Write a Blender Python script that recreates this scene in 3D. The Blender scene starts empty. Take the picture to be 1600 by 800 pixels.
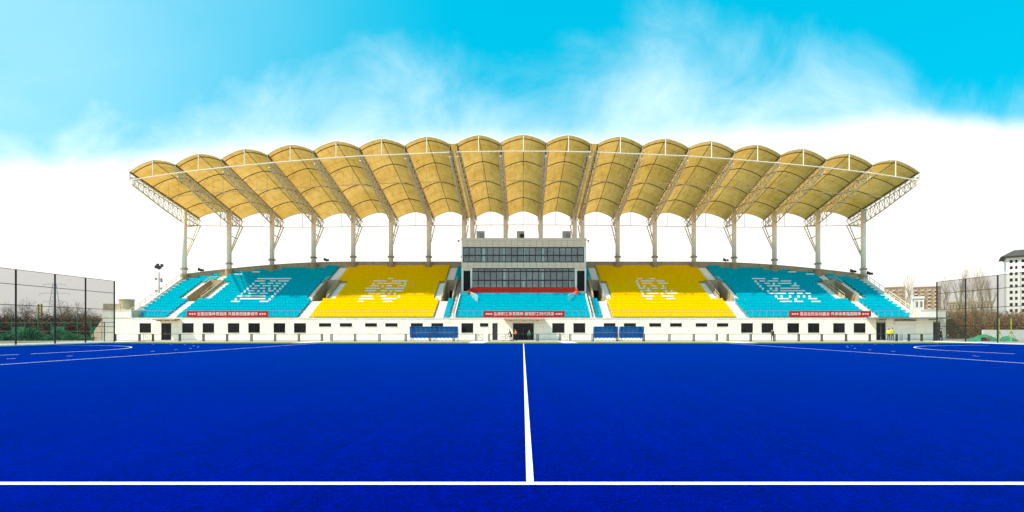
import bpy, bmesh, math, random
from mathutils import Vector, Matrix
random.seed(7)
sc = bpy.context.scene
COL = sc.collection
R = math.radians

# ------------------------------------------------------------------ camera
FPX, VX, HY, CH = 820.0, 817.0, 515.0, 1.55       # focal length in px of a 1600 px frame, vanishing point, eye height
cd = bpy.data.cameras.new('camera'); cam = bpy.data.objects.new('camera', cd); COL.objects.link(cam)
cam.location = (0, 0, CH); cam.rotation_euler = (R(90), 0, 0)
cd.sensor_width = 36; cd.lens = FPX / 1600 * 36
cd.shift_x = -(VX - 800) / 1600; cd.shift_y = (HY - 400) / 1600
cd.clip_start = 0.1; cd.clip_end = 6000
sc.camera = cam
# ------------------------------------------------------------------ light
SUN = Vector((0.80, 0.40, -1.0)).normalized()      # direction the light travels
el = math.asin(-SUN.z); az = math.atan2(-SUN.x, -SUN.y)
sd = bpy.data.lights.new('sun', 'SUN'); sd.energy = 4.8; sd.angle = R(0.6); sd.color = (1.0, 0.90, 0.74)
so = bpy.data.objects.new('sun', sd); COL.objects.link(so)
so.rotation_euler = SUN.to_track_quat('-Z', 'Y').to_euler(); so.location = (-60, -40, 90)
sc.view_settings.view_transform = 'Standard'; sc.view_settings.look = 'None'
sc.view_settings.exposure = 0.35; sc.view_settings.gamma = 1.0
# ------------------------------------------------------------------ sky
w = bpy.data.worlds.new('World'); sc.world = w; w.use_nodes = True
nt = w.node_tree; nt.nodes.clear()
def N(t, **k):
    n = nt.nodes.new(t)
    for a, b in k.items(): setattr(n, a, b)
    return n
def L(a, b): nt.links.new(a, b)
def M(op, a, b=None, c=None, clamp=False):
    n = N('ShaderNodeMath', operation=op); n.use_clamp = clamp
    for i, v in enumerate((a, b, c)):
        if v is None: continue
        if isinstance(v, (int, float)): n.inputs[i].default_value = v
        else: L(v, n.inputs[i])
    return n.outputs[0]
def smooth(x, lo, hi):
    n = N('ShaderNodeMapRange', interpolation_type='SMOOTHSTEP')
    L(x, n.inputs[0]); n.inputs[1].default_value = lo; n.inputs[2].default_value = hi
    return n.outputs[0]
def mixc(f, a, b):
    n = N('ShaderNodeMix', data_type='RGBA')
    L(f, n.inputs[0])
    for i, v in ((6, a), (7, b)):
        if isinstance(v, tuple): n.inputs[i].default_value = (*v, 1)
        else: L(v, n.inputs[i])
    return n.outputs[2]
tc = N('ShaderNodeTexCoord'); sep = N('ShaderNodeSeparateXYZ'); L(tc.outputs['Generated'], sep.inputs[0])
yy = M('MAXIMUM', M('ABSOLUTE', sep.outputs[1]), 0.22)
u = M('DIVIDE', sep.outputs[0], yy); v = M('DIVIDE', sep.outputs[2], yy)
sky = N('ShaderNodeTexSky', sky_type='NISHITA'); sky.sun_disc = False
sky.sun_elevation = el; sky.sun_rotation = az
sky.air_density = 1.0; sky.dust_density = 0.3; sky.ozone_density = 3.0
tint = N('ShaderNodeMix', data_type='RGBA', blend_type='MULTIPLY'); tint.inputs[0].default_value = 1
L(sky.outputs[0], tint.inputs[6]); tint.inputs[7].default_value = (0.0, 0.155, 0.122, 1)
deep = mixc(M('MULTIPLY', 0.72, 1.0), tint.outputs[2], (0.0, 0.52, 0.80))
def curve(pts, lo, hi):
    n = N('ShaderNodeFloatCurve'); c = n.mapping.curves[0]
    pts = [((a - VX) / FPX / 2.4 + .5, ((HY - b) / FPX - lo) / (hi - lo)) for a, b in pts]
    c.points[0].location = pts[0]; c.points[1].location = pts[-1]
    for p in pts[1:-1]: c.points.new(*p)
    n.mapping.update()
    L(M('ADD', M('DIVIDE', u, 2.4), .5, clamp=True), n.inputs[1])
    return M('MULTIPLY_ADD', n.outputs[0], hi - lo, lo)
def noise(scale, det, rough, dist, stretch=(1, 1, 1)):
    cmb = N('ShaderNodeCombineXYZ'); L(u, cmb.inputs[0]); L(v, cmb.inputs[1])
    mp = N('ShaderNodeMapping'); L(cmb.outputs[0], mp.inputs[0]); mp.inputs[3].default_value = stretch
    n = N('ShaderNodeTexNoise'); L(mp.outputs[0], n.inputs[0])
    n.inputs['Scale'].default_value = scale; n.inputs['Detail'].default_value = det
    n.inputs['Roughness'].default_value = rough; n.inputs['Distortion'].default_value = dist
    return n.outputs[0]
n1 = M('SUBTRACT', noise(5.0, 9, .60, .4), .5); n2 = M('SUBTRACT', noise(2.2, 6, .55, .8, (1, 1.7, 1)), .5)
vt = curve([(-160, 95), (200, 80), (400, 45), (545, 25), (700, 62), (825, 88), (910, 52), (1030, -8), (1120, 18),
            (1240, 22), (1340, 38), (1430, 82), (1560, 112), (1760, 170)], -.2, .9)
cl = M('SUBTRACT', M('ADD', vt, M('MULTIPLY', n1, .30)), v)
c1 = smooth(cl, -0.015, 0.30)
c1 = M('MULTIPLY', c1, M('ADD', .80, M('ADD', M('MULTIPLY', n2, 1.1), M('MULTIPLY', n1, .5))), clamp=True)
left = M('MULTIPLY', smooth(M('MULTIPLY', u, -1.0), .12, 1.1), M('ADD', .42, M('MULTIPLY', n2, .3)), clamp=True)
c2 = M('MAXIMUM', c1, left)
col = mixc(c2, deep, (0.72, 0.91, 0.95))
wb = curve([(-160, 272), (0, 276), (150, 272), (230, 262), (400, 246), (700, 234), (1000, 232), (1240, 218), (1420, 202), (1600, 214), (1760, 220)], -.2, .9)
wc = smooth(M('SUBTRACT', M('ADD', wb, M('MULTIPLY', n1, .03)), v), -.05, .012)
col = mixc(wc, col, (0.99, 0.96, 0.90))
gr = smooth(M('MULTIPLY', v, -1.0), -.16, 0.0)
col = mixc(M('MULTIPLY', gr, .45), col, (0.80, 0.77, 0.72))
bg = N('ShaderNodeBackground'); bg.inputs[1].default_value = 1.0; L(col, bg.inputs[0])
wo = N('ShaderNodeOutputWorld'); L(bg.outputs[0], wo.inputs[0])

# ------------------------------------------------------------------ helpers
def PX(x, d): return (x - VX) * d / FPX
def PZ(y, d): return CH + (HY - y) * d / FPX
MATS = {}
def mat(name, c, rough=.6, var=.12, scale=3.0, bump=0.0, spec=.4, metal=0.0, trans=0.0, alpha=None, bscale=None, stretch=None):
    if name in MATS: return MATS[name]
    m = bpy.data.materials.new(name); m.use_nodes = True; t = m.node_tree; t.nodes.clear()
    o = t.nodes.new('ShaderNodeOutputMaterial'); b = t.nodes.new('ShaderNodeBsdfPrincipled')
    b.inputs['Roughness'].default_value = rough; b.inputs['Metallic'].default_value = metal
    b.inputs['Specular IOR Level'].default_value = spec
    geo = t.nodes.new('ShaderNodeNewGeometry'); src = geo.outputs['Position']
    if stretch:
        mp = t.nodes.new('ShaderNodeMapping'); mp.inputs[3].default_value = stretch
        t.links.new(src, mp.inputs[0]); src = mp.outputs[0]
    nz = t.nodes.new('ShaderNodeTexNoise'); nz.inputs['Scale'].default_value = scale; nz.inputs['Detail'].default_value = 6
    nz.inputs['Roughness'].default_value = .65
    t.links.new(src, nz.inputs[0])
    rp = t.nodes.new('ShaderNodeValToRGB')
    lo = tuple(max(0, x * (1 - var)) for x in c); hi = tuple(min(1, x * (1 + var)) for x in c)
    rp.color_ramp.elements[0].position = .3; rp.color_ramp.elements[1].position = .7
    rp.color_ramp.elements[0].color = (*lo, 1); rp.color_ramp.elements[1].color = (*hi, 1)
    t.links.new(nz.outputs[0], rp.inputs[0])
    t.links.new(rp.outputs[0], b.inputs['Base Color'])
    if bump:
        n2 = t.nodes.new('ShaderNodeTexNoise'); n2.inputs['Scale'].default_value = bscale or scale * 6; n2.inputs['Detail'].default_value = 4
        t.links.new(src, n2.inputs[0])
        bp = t.nodes.new('ShaderNodeBump'); bp.inputs['Strength'].default_value = bump; bp.inputs['Distance'].default_value = .03
        t.links.new(n2.outputs[0], bp.inputs['Height']); t.links.new(bp.outputs[0], b.inputs['Normal'])
    outp = b.outputs[0]
    if trans:
        tr = t.nodes.new('ShaderNodeBsdfTranslucent'); t.links.new(rp.outputs[0], tr.inputs[0])
        mx = t.nodes.new('ShaderNodeMixShader'); mx.inputs[0].default_value = trans
        t.links.new(outp, mx.inputs[1]); t.links.new(tr.outputs[0], mx.inputs[2]); outp = mx.outputs[0]
    if alpha is not None:
        tr = t.nodes.new('ShaderNodeBsdfTransparent')
        mx = t.nodes.new('ShaderNodeMixShader'); mx.inputs[0].default_value = alpha
        t.links.new(tr.outputs[0], mx.inputs[1]); t.links.new(outp, mx.inputs[2]); outp = mx.outputs[0]
    t.links.new(outp, o.inputs[0])
    MATS[name] = m
    return m
class MB:
    """collects simple shapes into one mesh"""
    def __init__(s): s.v = []; s.f = []
    def quad(s, a, b, c, d):
        n = len(s.v); s.v += [a, b, c, d]; s.f.append((n, n + 1, n + 2, n + 3)); return s
    def box(s, x0, x1, y0, y1, z0, z1):
        n = len(s.v)
        s.v += [(x0, y0, z0), (x1, y0, z0), (x1, y1, z0), (x0, y1, z0), (x0, y0, z1), (x1, y0, z1), (x1, y1, z1), (x0, y1, z1)]
        s.f += [tuple(n + i for i in q) for q in ((0, 3, 2, 1), (4, 5, 6, 7), (0, 1, 5, 4), (1, 2, 6, 5), (2, 3, 7, 6), (3, 0, 4, 7))]
        return s
    def prism(s, bottom, top):
        n = len(s.v); k = len(bottom); s.v += list(bottom) + list(top)
        s.f.append(tuple(n + i for i in reversed(range(k)))); s.f.append(tuple(n + k + i for i in range(k)))
        for i in range(k):
            j = (i + 1) % k; s.f.append((n + i, n + j, n + k + j, n + k + i))
        return s
    def tube(s, p, q, r, r2=None, n=6, caps=True):
        p = Vector(p); q = Vector(q); r2 = r if r2 is None else r2
        d = q - p
        if d.length < 1e-6: return s
        d.normalize(); a = d.orthogonal().normalized(); b = d.cross(a)
        o = len(s.v)
        for c, rr in ((p, r), (q, r2)):
            for i in range(n):
                t = 2 * math.pi * i / n
                s.v.append(tuple(c + a * (rr * math.cos(t)) + b * (rr * math.sin(t))))
        for i in range(n):
            j = (i + 1) % n; s.f.append((o + i, o + j, o + n + j, o + n + i))
        if caps:
            s.f.append(tuple(o + i for i in reversed(range(n)))); s.f.append(tuple(o + n + i for i in range(n)))
        return s
    def path(s, pts, r, n=6):
        for a, b in zip(pts[:-1], pts[1:]): s.tube(a, b, r, n=n)
        return s
    def ring(s, c, axis, rad, r, k=20, n=5):
        a = Vector(axis).normalized().orthogonal().normalized(); b = Vector(axis).normalized().cross(a); c = Vector(c)
        P = [c + a * rad * math.cos(2 * math.pi * i / k) + b * rad * math.sin(2 * math.pi * i / k) for i in range(k)]
        for i in range(k): s.tube(P[i], P[(i + 1) % k], r, n=n, caps=False)
        return s
    def ball(s, c, rx, ry, rz, k=10, m=6):
        o = len(s.v); c = Vector(c)
        for j in range(1, m):
            ph = math.pi * j / m
            for i in range(k):
                t = 2 * math.pi * i / k
                s.v.append((c.x + rx * math.sin(ph) * math.cos(t), c.y + ry * math.sin(ph) * math.sin(t), c.z + rz * math.cos(ph)))
        tp = len(s.v); s.v.append((c.x, c.y, c.z + rz)); bt = len(s.v); s.v.append((c.x, c.y, c.z - rz))
        for j in range(m - 2):
            for i in range(k):
                i2 = (i + 1) % k; s.f.append((o + j * k + i, o + (j + 1) * k + i, o + (j + 1) * k + i2, o + j * k + i2))
        for i in range(k):
            i2 = (i + 1) % k; s.f.append((tp, o + i, o + i2)); s.f.append((bt, o + (m - 2) * k + i2, o + (m - 2) * k + i))
        return s
    def mesh(s, name, m, smooth=False):
        me = bpy.data.meshes.new(name); me.from_pydata([tuple(p) for p in s.v], [], s.f)
        me.materials.append(m)
        if smooth: me.polygons.foreach_set('use_smooth', [True] * len(me.polygons))
        me.update(); return me
    def build(s, name, m, parent=None, smooth=False, **k):
        return link(name, s.mesh(name, m, smooth), parent, **k)
def link(name, me, parent=None, loc=None, rotz=0, scale=None, **k):
    o = bpy.data.objects.new(name, me); COL.objects.link(o)
    if parent is not None: o.parent = parent
    if loc is not None: o.location = loc
    if rotz: o.rotation_euler.z = rotz
    if scale is not None: o.scale = scale
    for a, b in k.items(): o[a] = b
    return o
def thing(name, label, cat, loc=(0, 0, 0), rotz=0, group=None):
    o = bpy.data.objects.new(name, None); COL.objects.link(o); o.location = loc; o.rotation_euler.z = rotz
    o.empty_display_size = .3
    o['label'] = label; o['category'] = cat
    if group: o['group'] = group
    return o
def tag(o, label, cat, group=None):
    o['label'] = label; o['category'] = cat
    if group: o['group'] = group
    return o
def copy_thing(o, loc, rotz=0, label=None, scale=None):
    def cp(s, parent):
        c = s.copy(); COL.objects.link(c)
        if parent is not None: c.parent = parent
        for ch in list(s.children): cp(ch, c)
        return c
    r = cp(o, None); r.location = loc; r.rotation_euler.z = rotz
    if scale: r.scale = scale
    if label: r['label'] = label
    return r
UNIT = {}
def unit_box(m):
    if m.name not in UNIT: UNIT[m.name] = MB().box(-.5, .5, -.5, .5, -.5, .5).mesh('panel', m)
    return UNIT[m.name]
def piece(name, m, x0, x1, y0, y1, z0, z1, parent, **k):
    return link(name, unit_box(m), parent, ((x0 + x1) / 2, (y0 + y1) / 2, (z0 + z1) / 2), 0, (x1 - x0, y1 - y0, z1 - z0), **k)
def interp(t, pts):
    if t <= pts[0][0]: return pts[0][1]
    for (a, b), (c, d) in zip(pts[:-1], pts[1:]):
        if t <= c: return b + (d - b) * (t - a) / (c - a)
    return pts[-1][1]

# ------------------------------------------------------------------ materials
m_ground = mat('dry_ground', (.30, .26, .19), .95, .25, .3, .3)
m_pave = mat('concrete_paving', (.56, .49, .37), .9, .12, 1.0, .2)
m_kerb = mat('pale_concrete', (.82, .79, .72), .85, .08, 2.0)
m_line = mat('line_paint', (.84, .86, .88), .8, .10, 14.0)
m_wall = mat('cream_stone', (.89, .845, .75), .6, .09, .9, stretch=(1, 1, .35))
m_wallb = mat('joint_backing', (.60, .54, .44), .9, .1, 2)
m_beige = mat('beige_cladding', (.82, .65, .49), .55, .06, 1.5)
m_beigeb = mat('beige_joint', (.34, .28, .22), .9, .1, 2)
m_tan = mat('tan_concrete', (.42, .335, .215), .85, .16, 1.4, .1)
m_tan2 = mat('tan_pedestal', (.38, .285, .16), .85, .15, 1.4, .1)
m_conc = mat('terrace_concrete', (.46, .43, .38), .9, .15, 1.2)
m_white = mat('white_painted_steps', (.86, .85, .82), .8, .08, 2.5)
m_steel = mat('white_steel', (.92, .85, .72), .5, .08, 2.0)
m_lace = mat('weathered_steel', (.70, .60, .43), .55, .15, 2.0)
m_backlit = mat('backlit_steel_brown', (.16, .105, .045), .6, .15, 2.0)  # white steel under the roof, its backlit silhouette painted in as brown
m_grey = mat('grey_steel', (.20, .20, .20), .5, .15, 3)
m_dark = mat('dark_metal', (.028, .030, .034), .45, .2, 4)
m_black = mat('black_metal', (.015, .015, .017), .5, .2, 4)
m_glassd = mat('dark_glass', (.008, .009, .012), .10, .2, 2, spec=.25)
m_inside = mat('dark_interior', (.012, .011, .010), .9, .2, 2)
m_frame = mat('window_frame', (.02, .021, .023), .5, .15, 4)
m_blue = mat('blue_seat', (.0, .41, .53), .5, .16, 2.2, spec=.0)
m_yel = mat('yellow_seat', (.95, .56, .0), .5, .08, 2.2, spec=.0)
m_seatw = mat('white_seat', (.88, .88, .86), .40, .04, 2)
m_red = mat('red_cloth', (.40, .004, .008), .75, .14, 3.5, .3, bscale=9)
m_redf = mat('red_fabric', (.88, .016, .008), .7, .10, 2.5, .3, bscale=6)
m_print = mat('white_print', (.85, .80, .78), .7, .04, 4)
m_dug = mat('blue_polycarbonate', (.0, .24, .70), .3, .08, 1.5, spec=.5, trans=.25)
m_dugs = mat('blue_plastic_seat', (.0, .17, .62), .4, .1, 3)
m_skin = mat('skin', (.52, .33, .24), .55, .08, 8)
m_hair = mat('black_hair', (.02, .016, .014), .6, .2, 20)
m_greenp = mat('green_paint', (.02, .22, .08), .5, .2, 3)
m_net = mat('grey_netting', (.05, .05, .045), .9, .1, 4, alpha=.25)
m_gnet = mat('green_netting', (.06, .36, .18), .9, .45, 1.5, alpha=.42)
m_bark = mat('bark', (.16, .115, .075), .9, .25, 3)
m_twig = mat('twig', (.25, .165, .09), .9, .25, 1)
m_twigp = mat('pale_twig', (.40, .31, .21), .9, .2, 1)
def membrane():
    m = bpy.data.materials.new('roof_membrane'); m.use_nodes = True; t = m.node_tree; t.nodes.clear()
    o = t.nodes.new('ShaderNodeOutputMaterial'); d = t.nodes.new('ShaderNodeBsdfDiffuse'); tr = t.nodes.new('ShaderNodeBsdfTranslucent')
    g = t.nodes.new('ShaderNodeNewGeometry')
    def nz(scale, st, det=6):
        mp = t.nodes.new('ShaderNodeMapping'); mp.inputs[3].default_value = st; t.links.new(g.outputs['Position'], mp.inputs[0])
        n = t.nodes.new('ShaderNodeTexNoise'); n.inputs['Scale'].default_value = scale; n.inputs['Detail'].default_value = det
        n.inputs['Roughness'].default_value = .65; t.links.new(mp.outputs[0], n.inputs[0]); return n.outputs[0]
    def rmp(x, a, ca, b, cb):
        r = t.nodes.new('ShaderNodeValToRGB'); r.color_ramp.elements[0].position = a; r.color_ramp.elements[1].position = b
        r.color_ramp.elements[0].color = (*ca, 1); r.color_ramp.elements[1].color = (*cb, 1); t.links.new(x, r.inputs[0]); return r.outputs[0]
    base = rmp(nz(.12, (1, 1.6, 1)), .30, (.47, .258, .048), .70, (.61, .365, .105))
    dirt = rmp(nz(1.1, (1.6, .35, 1), 8),   .34, (.80, .75, .66), .56, (1, 1, 1))
    seam = t.nodes.new('ShaderNodeTexWave'); seam.bands_direction = 'Y'; seam.inputs['Scale'].default_value = .115; seam.inputs['Distortion'].default_value = .15
    t.links.new(g.outputs['Position'], seam.inputs[0]); sm = rmp(seam.outputs[1], .0, (.86, .82, .76), .03, (1, 1, 1))
    def mul(a, b):
        x = t.nodes.new('ShaderNodeMix'); x.data_type = 'RGBA'; x.blend_type = 'MULTIPLY'; x.inputs[0].default_value = 1
        t.links.new(a, x.inputs[6]); t.links.new(b, x.inputs[7]); return x.outputs[2]
    c = mul(mul(base, dirt), sm)
    t.links.new(c, d.inputs[0]); t.links.new(c, tr.inputs[0])
    mx = t.nodes.new('ShaderNodeMixShader'); mx.inputs[0].default_value = .72
    t.links.new(d.outputs[0], mx.inputs[1]); t.links.new(tr.outputs[0], mx.inputs[2]); t.links.new(mx.outputs[0], o.inputs[0]); return m
m_mem = membrane()
def turf_mat():
    m = bpy.data.materials.new('blue_turf'); m.use_nodes = True; t = m.node_tree; b = t.nodes['Principled BSDF']
    g = t.nodes.new('ShaderNodeNewGeometry')
    def nz(scale, det, st=(1, 1, 1)):
        mp = t.nodes.new('ShaderNodeMapping'); mp.inputs[3].default_value = st; t.links.new(g.outputs['Position'], mp.inputs[0])
        n = t.nodes.new('ShaderNodeTexNoise'); n.inputs['Scale'].default_value = scale; n.inputs['Detail'].default_value = det
        n.inputs['Roughness'].default_value = .7
        t.links.new(mp.outputs[0], n.inputs[0]); return n.outputs[0]
    a = nz(.16, 4, (1, .5, 1)); f = nz(28, 5); c = nz(2.3, 5)
    def mth(op, x, y):
        n = t.nodes.new('ShaderNodeMath'); n.operation = op
        for i, q in enumerate((x, y)):
            if isinstance(q, float): n.inputs[i].default_value = q
            else: t.links.new(q, n.inputs[i])
        return n.outputs[0]
    k1 = nz(9, 6); st_ = nz(.9, 3, (3.2, .06, 1))
    s = mth('ADD', mth('ADD', mth('MULTIPLY', a, .12), mth('MULTIPLY', st_, .10)), mth('ADD', mth('MULTIPLY', f, .40), mth('ADD', mth('MULTIPLY', c, .12), mth('MULTIPLY', k1, .26))))
    rp = t.nodes.new('ShaderNodeValToRGB'); e = rp.color_ramp.elements
    e[0].position = .40; e[0].color = (.0, .0, .05, 1); e[1].position = .60; e[1].color = (.0, .0014, .29, 1)
    t.links.new(s, rp.inputs[0]); t.links.new(rp.outputs[0], b.inputs['Base Color'])
    b.inputs['Roughness'].default_value = .85; b.inputs['Specular IOR Level'].default_value = .0
    b.inputs['Sheen Weight'].default_value = .62; b.inputs['Sheen Roughness'].default_value = .22
    b.inputs['Sheen Tint'].default_value = (.0, .165, .80, 1)
    bp = t.nodes.new('ShaderNodeBump'); bp.inputs['Strength'].default_value = .6; bp.inputs['Distance'].default_value = .012
    t.links.new(nz(60, 4), bp.inputs['Height']); t.links.new(bp.outputs[0], b.inputs['Normal'])
    return m
m_turf = turf_mat()

# ------------------------------------------------------------------ ground, turf and markings
def struct(name, mb, m, **k):
    o = mb.build(name, m, **k); o['kind'] = 'structure'; return o
def sheet(x0, x1, y0, y1, z): return MB().quad((x0, y0, z), (x1, y0, z), (x1, y1, z), (x0, y1, z))
struct('ground', sheet(-2500, 2500, -400, 4200, 0), m_ground)
struct('pavement', sheet(-64, 66, 57.0, 78.0, .006), m_pave)
TF = 58.9                                            # far edge of the turf
struct('turf', sheet(-47.5, 51.6, -12, TF, .012), m_turf)
struct('gutter', MB().box(-47.5, 51.6, TF, TF + .35, 0, .03), mat('dark_grate', (.06, .07, .05), .8, .3, 4))
struct('kerb', MB().box(-53.5, -47.5, 20, 66, 0, .10), m_kerb)
struct('kerb', MB().box(51.6, 58.0, 20, 66, 0, .10), m_kerb)
m_grass = mat('dry_grass', (.22, .23, .075), .95, .35, .8, .4)
gs = sheet(-62, 62, TF + .38, 67.5, .016); struct('grass_strip', gs, m_grass)
for x0, x1 in ((502, 519), (1119, 1138), (742, 764), (873, 892)):
    struct('path', MB().box(PX(x0, 68), PX(x1, 68), TF + .36, 69.5, .0, .05), m_kerb)
struct('pitch_line', sheet(-45.7, 45.7, 5.19, 5.285, .017), m_line)
struct('pitch_line', sheet(.035, .11, 5.29, 58.2, .017), m_line)
struct('pitch_line', sheet(-45.7, 45.7, 58.2, 58.28, .017), m_line)
for s in (-1, 1):
    struct('pitch_line', sheet(s * 22.9 - .05, s * 22.9 + .05, 5.29, 58.2, .017), m_line)
    a = MB(); CY = 35.0
    def arc(r, t): return (s * (45.7 - r * math.sin(t)), CY + (1.83 if t < 1.5708 else -1.83) + r * math.cos(t))
    for k in range(60):
        t0 = math.pi * k / 60; t1 = math.pi * (k + 1) / 60
        if t0 < 1.5708 < t1 - 1e-6: continue
        (xa, ya), (xb, yb) = arc(14.55, t0), arc(14.67, t0); (xc, yc), (xd, yd) = arc(14.67, t1 - 1e-7), arc(14.55, t1 - 1e-7)
        a.quad((xa, ya, .017), (xb, yb, .017), (xc, yc, .017), (xd, yd, .017))
    a.quad((s * 31.15, CY - 1.83, .017), (s * 31.03, CY - 1.83, .017), (s * 31.03, CY + 1.83, .017), (s * 31.15, CY + 1.83, .017))
    struct('pitch_line', a, m_line)
    b = MB()
    for k in range(21):
        t0 = math.pi * (k + .35) / 21; t1 = t0 + .02
        (xa, ya), (xb, yb) = arc(19.5, t0), arc(19.59, t0); (xc, yc), (xd, yd) = arc(19.59, t1), arc(19.5, t1)
        b.quad((xa, ya, .017), (xb, yb, .017), (xc, yc, .017), (xd, yd, .017))
    struct('pitch_line', b, m_line)

# ------------------------------------------------------------------ grandstand
D0, Z0, RUN, RISE, NR = 78.3, 3.33, .9, .486, 20
WD = 77.0
def zramp(d): return Z0 + (d - D0) * RISE / RUN
def dback(X):
    e = abs(X) - 31.6
    return 96.3 - (.0071 * e * e if e > 0 else 0)
def xlim(d): return 58.5 if d <= 91.2 else 31.6 + math.sqrt(max(0, (96.3 - d) / .0071))
gs = thing('grandstand', 'cream grandstand with blue and yellow seat blocks over a windowed ground floor', 'grandstand', (0, WD, 0))
G = lambda mb: MB2(mb)
def gpart(name, mb, m, parent=gs, **k):
    if parent is gs: mb.v = [(x, y - WD, z) for x, y, z in mb.v]
    return mb.build(name, m, parent, **k)
def gpiece(name, m, x0, x1, y0, y1, z0, z1, **k): return piece(name, m, x0, x1, y0 - WD, y1 - WD, z0, z1, gs, **k)
XL, XR = PX(160, WD), PX(1478, WD)
ztop = PZ(496.5, WD); zblk = PZ(484, WD)
wl = MB().box(XL, XR, WD + .10, WD + 1.2, 0, ztop - .12)
wl.box(XL, PX(205, WD), WD + .10, WD + 5, ztop - .12, zblk - .1).box(PX(1438, WD), XR, WD + .10, WD + 5, ztop - .12, zblk - .1)
wl.box(XL, XR, WD + 1.2, WD + 6.0, 0, ztop - .15)
gpart('wall', wl, m_wallb)
cop = MB().box(PX(205, WD), PX(1438, WD), WD - .06, WD + 1.31, ztop - .12, ztop)
cop.box(XL - .05, PX(205, WD), WD - .06, WD + 5, zblk - .1, zblk).box(PX(1438, WD), XR + .05, WD - .06, WD + 5, zblk - .1, zblk)
gpart('coping', cop, m_wall)
big = [(218, 236), (284.6, 302.6), (316.6, 334.6), (356, 374), (388, 406), (427.6, 445.6), (459.4, 478), (721, 739.4), (863, 882), (896, 914.4),
       (1158, 1176.4), (1190, 1208.4), (1230.4, 1248.6), (1262.4, 1280.4), (1302, 1320.2), (1334, 1352.4)]
high = [(498.4, 517.4), (531, 550), (570.4, 589), (602, 621), (642, 660.6), (674, 692.4), (750, 763), (943.6, 961.6), (975, 993.6), (1014.6, 1033),
        (1047, 1065.4), (1087, 1105.3), (1120.2, 1138)]
doors = [(252, 267.5, 505, 'glass_door'), (769.4, 777.4, 505, 'door'), (801.6, 834, 505, 'glass_door'), (1369, 1384, 504, 'glass_door'),
         (1397, 1431, 504, 'roller_shutter'), (1458, 1469, 504, 'door')]
OPEN = [(a, b, 505, 520) for a, b in big] + [(a, b, 505, 510.5) for a, b in high] + [(a, b, c, 532) for a, b, c, k in doors]
bands = [(496.5, 505), (505, 510.5), (510.5, 520), (520, 531.6)]
def clad(xa, xb, y0, y1, wmax=25.0):
    n = max(1, math.ceil((xb - xa) / wmax)); st = (xb - xa) / n
    zt = PZ(y0, WD) - (.13 if y0 == 496.5 else .008); zb = max(.02, PZ(y1, WD) + .008)
    if y0 == 484: zt = zblk - .11
    for i in range(n):
        j = random.uniform(-.006, .006)
        gpiece('cladding_panel', m_wall, PX(xa + i * st, WD) + .009, PX(xa + (i + 1) * st, WD) - .009, WD + .0 + j, WD + .10, zb, zt)
for (y0, y1) in bands:
    cuts = sorted((a, b) for a, b, c, d in OPEN if c < y1 - .2 and d > y0 + .2)
    x = 160.0
    for a, b in cuts + [(1478, 1479)]:
        if a - x > .8: clad(x, a, y0, y1)
        x = max(x, b)
clad(160, 205, 484, 496.5, 16); clad(1438, 1478, 484, 496.5, 14)
def window(x0, x1, y0, y1, mull):
    X0, X1, za, zb = PX(x0, WD), PX(x1, WD), PZ(y1, WD), PZ(y0, WD); y = WD + .02
    f = MB(); t = .05
    f.box(X0, X1, y - WD, y - WD + .07, za, za + t).box(X0, X1, y - WD, y - WD + .07, zb - t, zb)
    f.box(X0, X0 + t, y - WD, y - WD + .07, za + t, zb - t).box(X1 - t, X1, y - WD, y - WD + .07, za + t, zb - t)
    for k in range(1, mull):
        xm = X0 + (X1 - X0) * k / mull; f.box(xm - .02, xm + .02, y - WD + .002, y - WD + .068, za + t, zb - t)
    o = f.build('window', m_frame, gs)
    for k in range(mull):
        a = X0 + (X1 - X0) * k / mull; b = X0 + (X1 - X0) * (k + 1) / mull
        link('pane', unit_box(m_glassd), o, ((a + b) / 2, y - WD + .05, (za + zb) / 2), 0, (b - a - .045, .012, zb - za - .09))
    gpiece('sill', m_wall, X0 - .04, X1 + .04, WD - .05, WD + .05, za - .05, za - .004)
for a, b in big: window(a, b, 505, 520, 2)
for a, b in high: window(a, b, 505, 510.5, 2)
for a, b, c, kind in doors:
    X0, X1, zb = PX(a, WD), PX(b, WD), PZ(c, WD)
    if kind == 'roller_shutter':
        f = MB()
        nsl = 14; h = (zb - .35) / nsl
        for k in range(nsl): f.prism([(X0, .03, .03 + k * h), (X1, .03, .03 + k * h), (X1, .09, .03 + k * h), (X0, .09, .03 + k * h)],
                                     [(X0, .055, (k + 1) * h + .02), (X1, .055, (k + 1) * h + .02), (X1, .09, (k + 1) * h + .02), (X0, .09, (k + 1) * h + .02)])
        o = f.build('roller_shutter', m_white, gs)
        gpiece('shutter_box', m_kerb, X0 - .02, X1 + .15, WD - .30, WD - .012, zb - .35, zb + .22)
        continue
    f = MB(); t = .07
    f.box(X0, X0 + t, .0, .09, 0.02, zb).box(X1 - t, X1, .0, .09, 0.02, zb).box(X0 + t, X1 - t, .0, .09, zb - t, zb)
    leaf = 1 if (X1 - X0) < 1.2 else (4 if X1 - X0 > 2.5 else 2)
    for k in range(1, leaf):
        xm = X0 + (X1 - X0) * k / leaf; f.box(xm - .03, xm + .03, .002, .088, .02, zb - t)
    o = f.build(kind, m_grey if a == 1369 else m_frame, gs)
    for k in range(leaf):
        p, q = X0 + (X1 - X0) * k / leaf, X0 + (X1 - X0) * (k + 1) / leaf
        link('pane', unit_box(m_glassd if kind != 'door' else m_dark), o, ((p + q) / 2, .06, zb / 2), 0, (q - p - .08, .02, zb - .12))
        link('handle', unit_box(m_grey), o, (q - .16, -.02, 1.05), 0, (.03, .05, .35))
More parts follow.
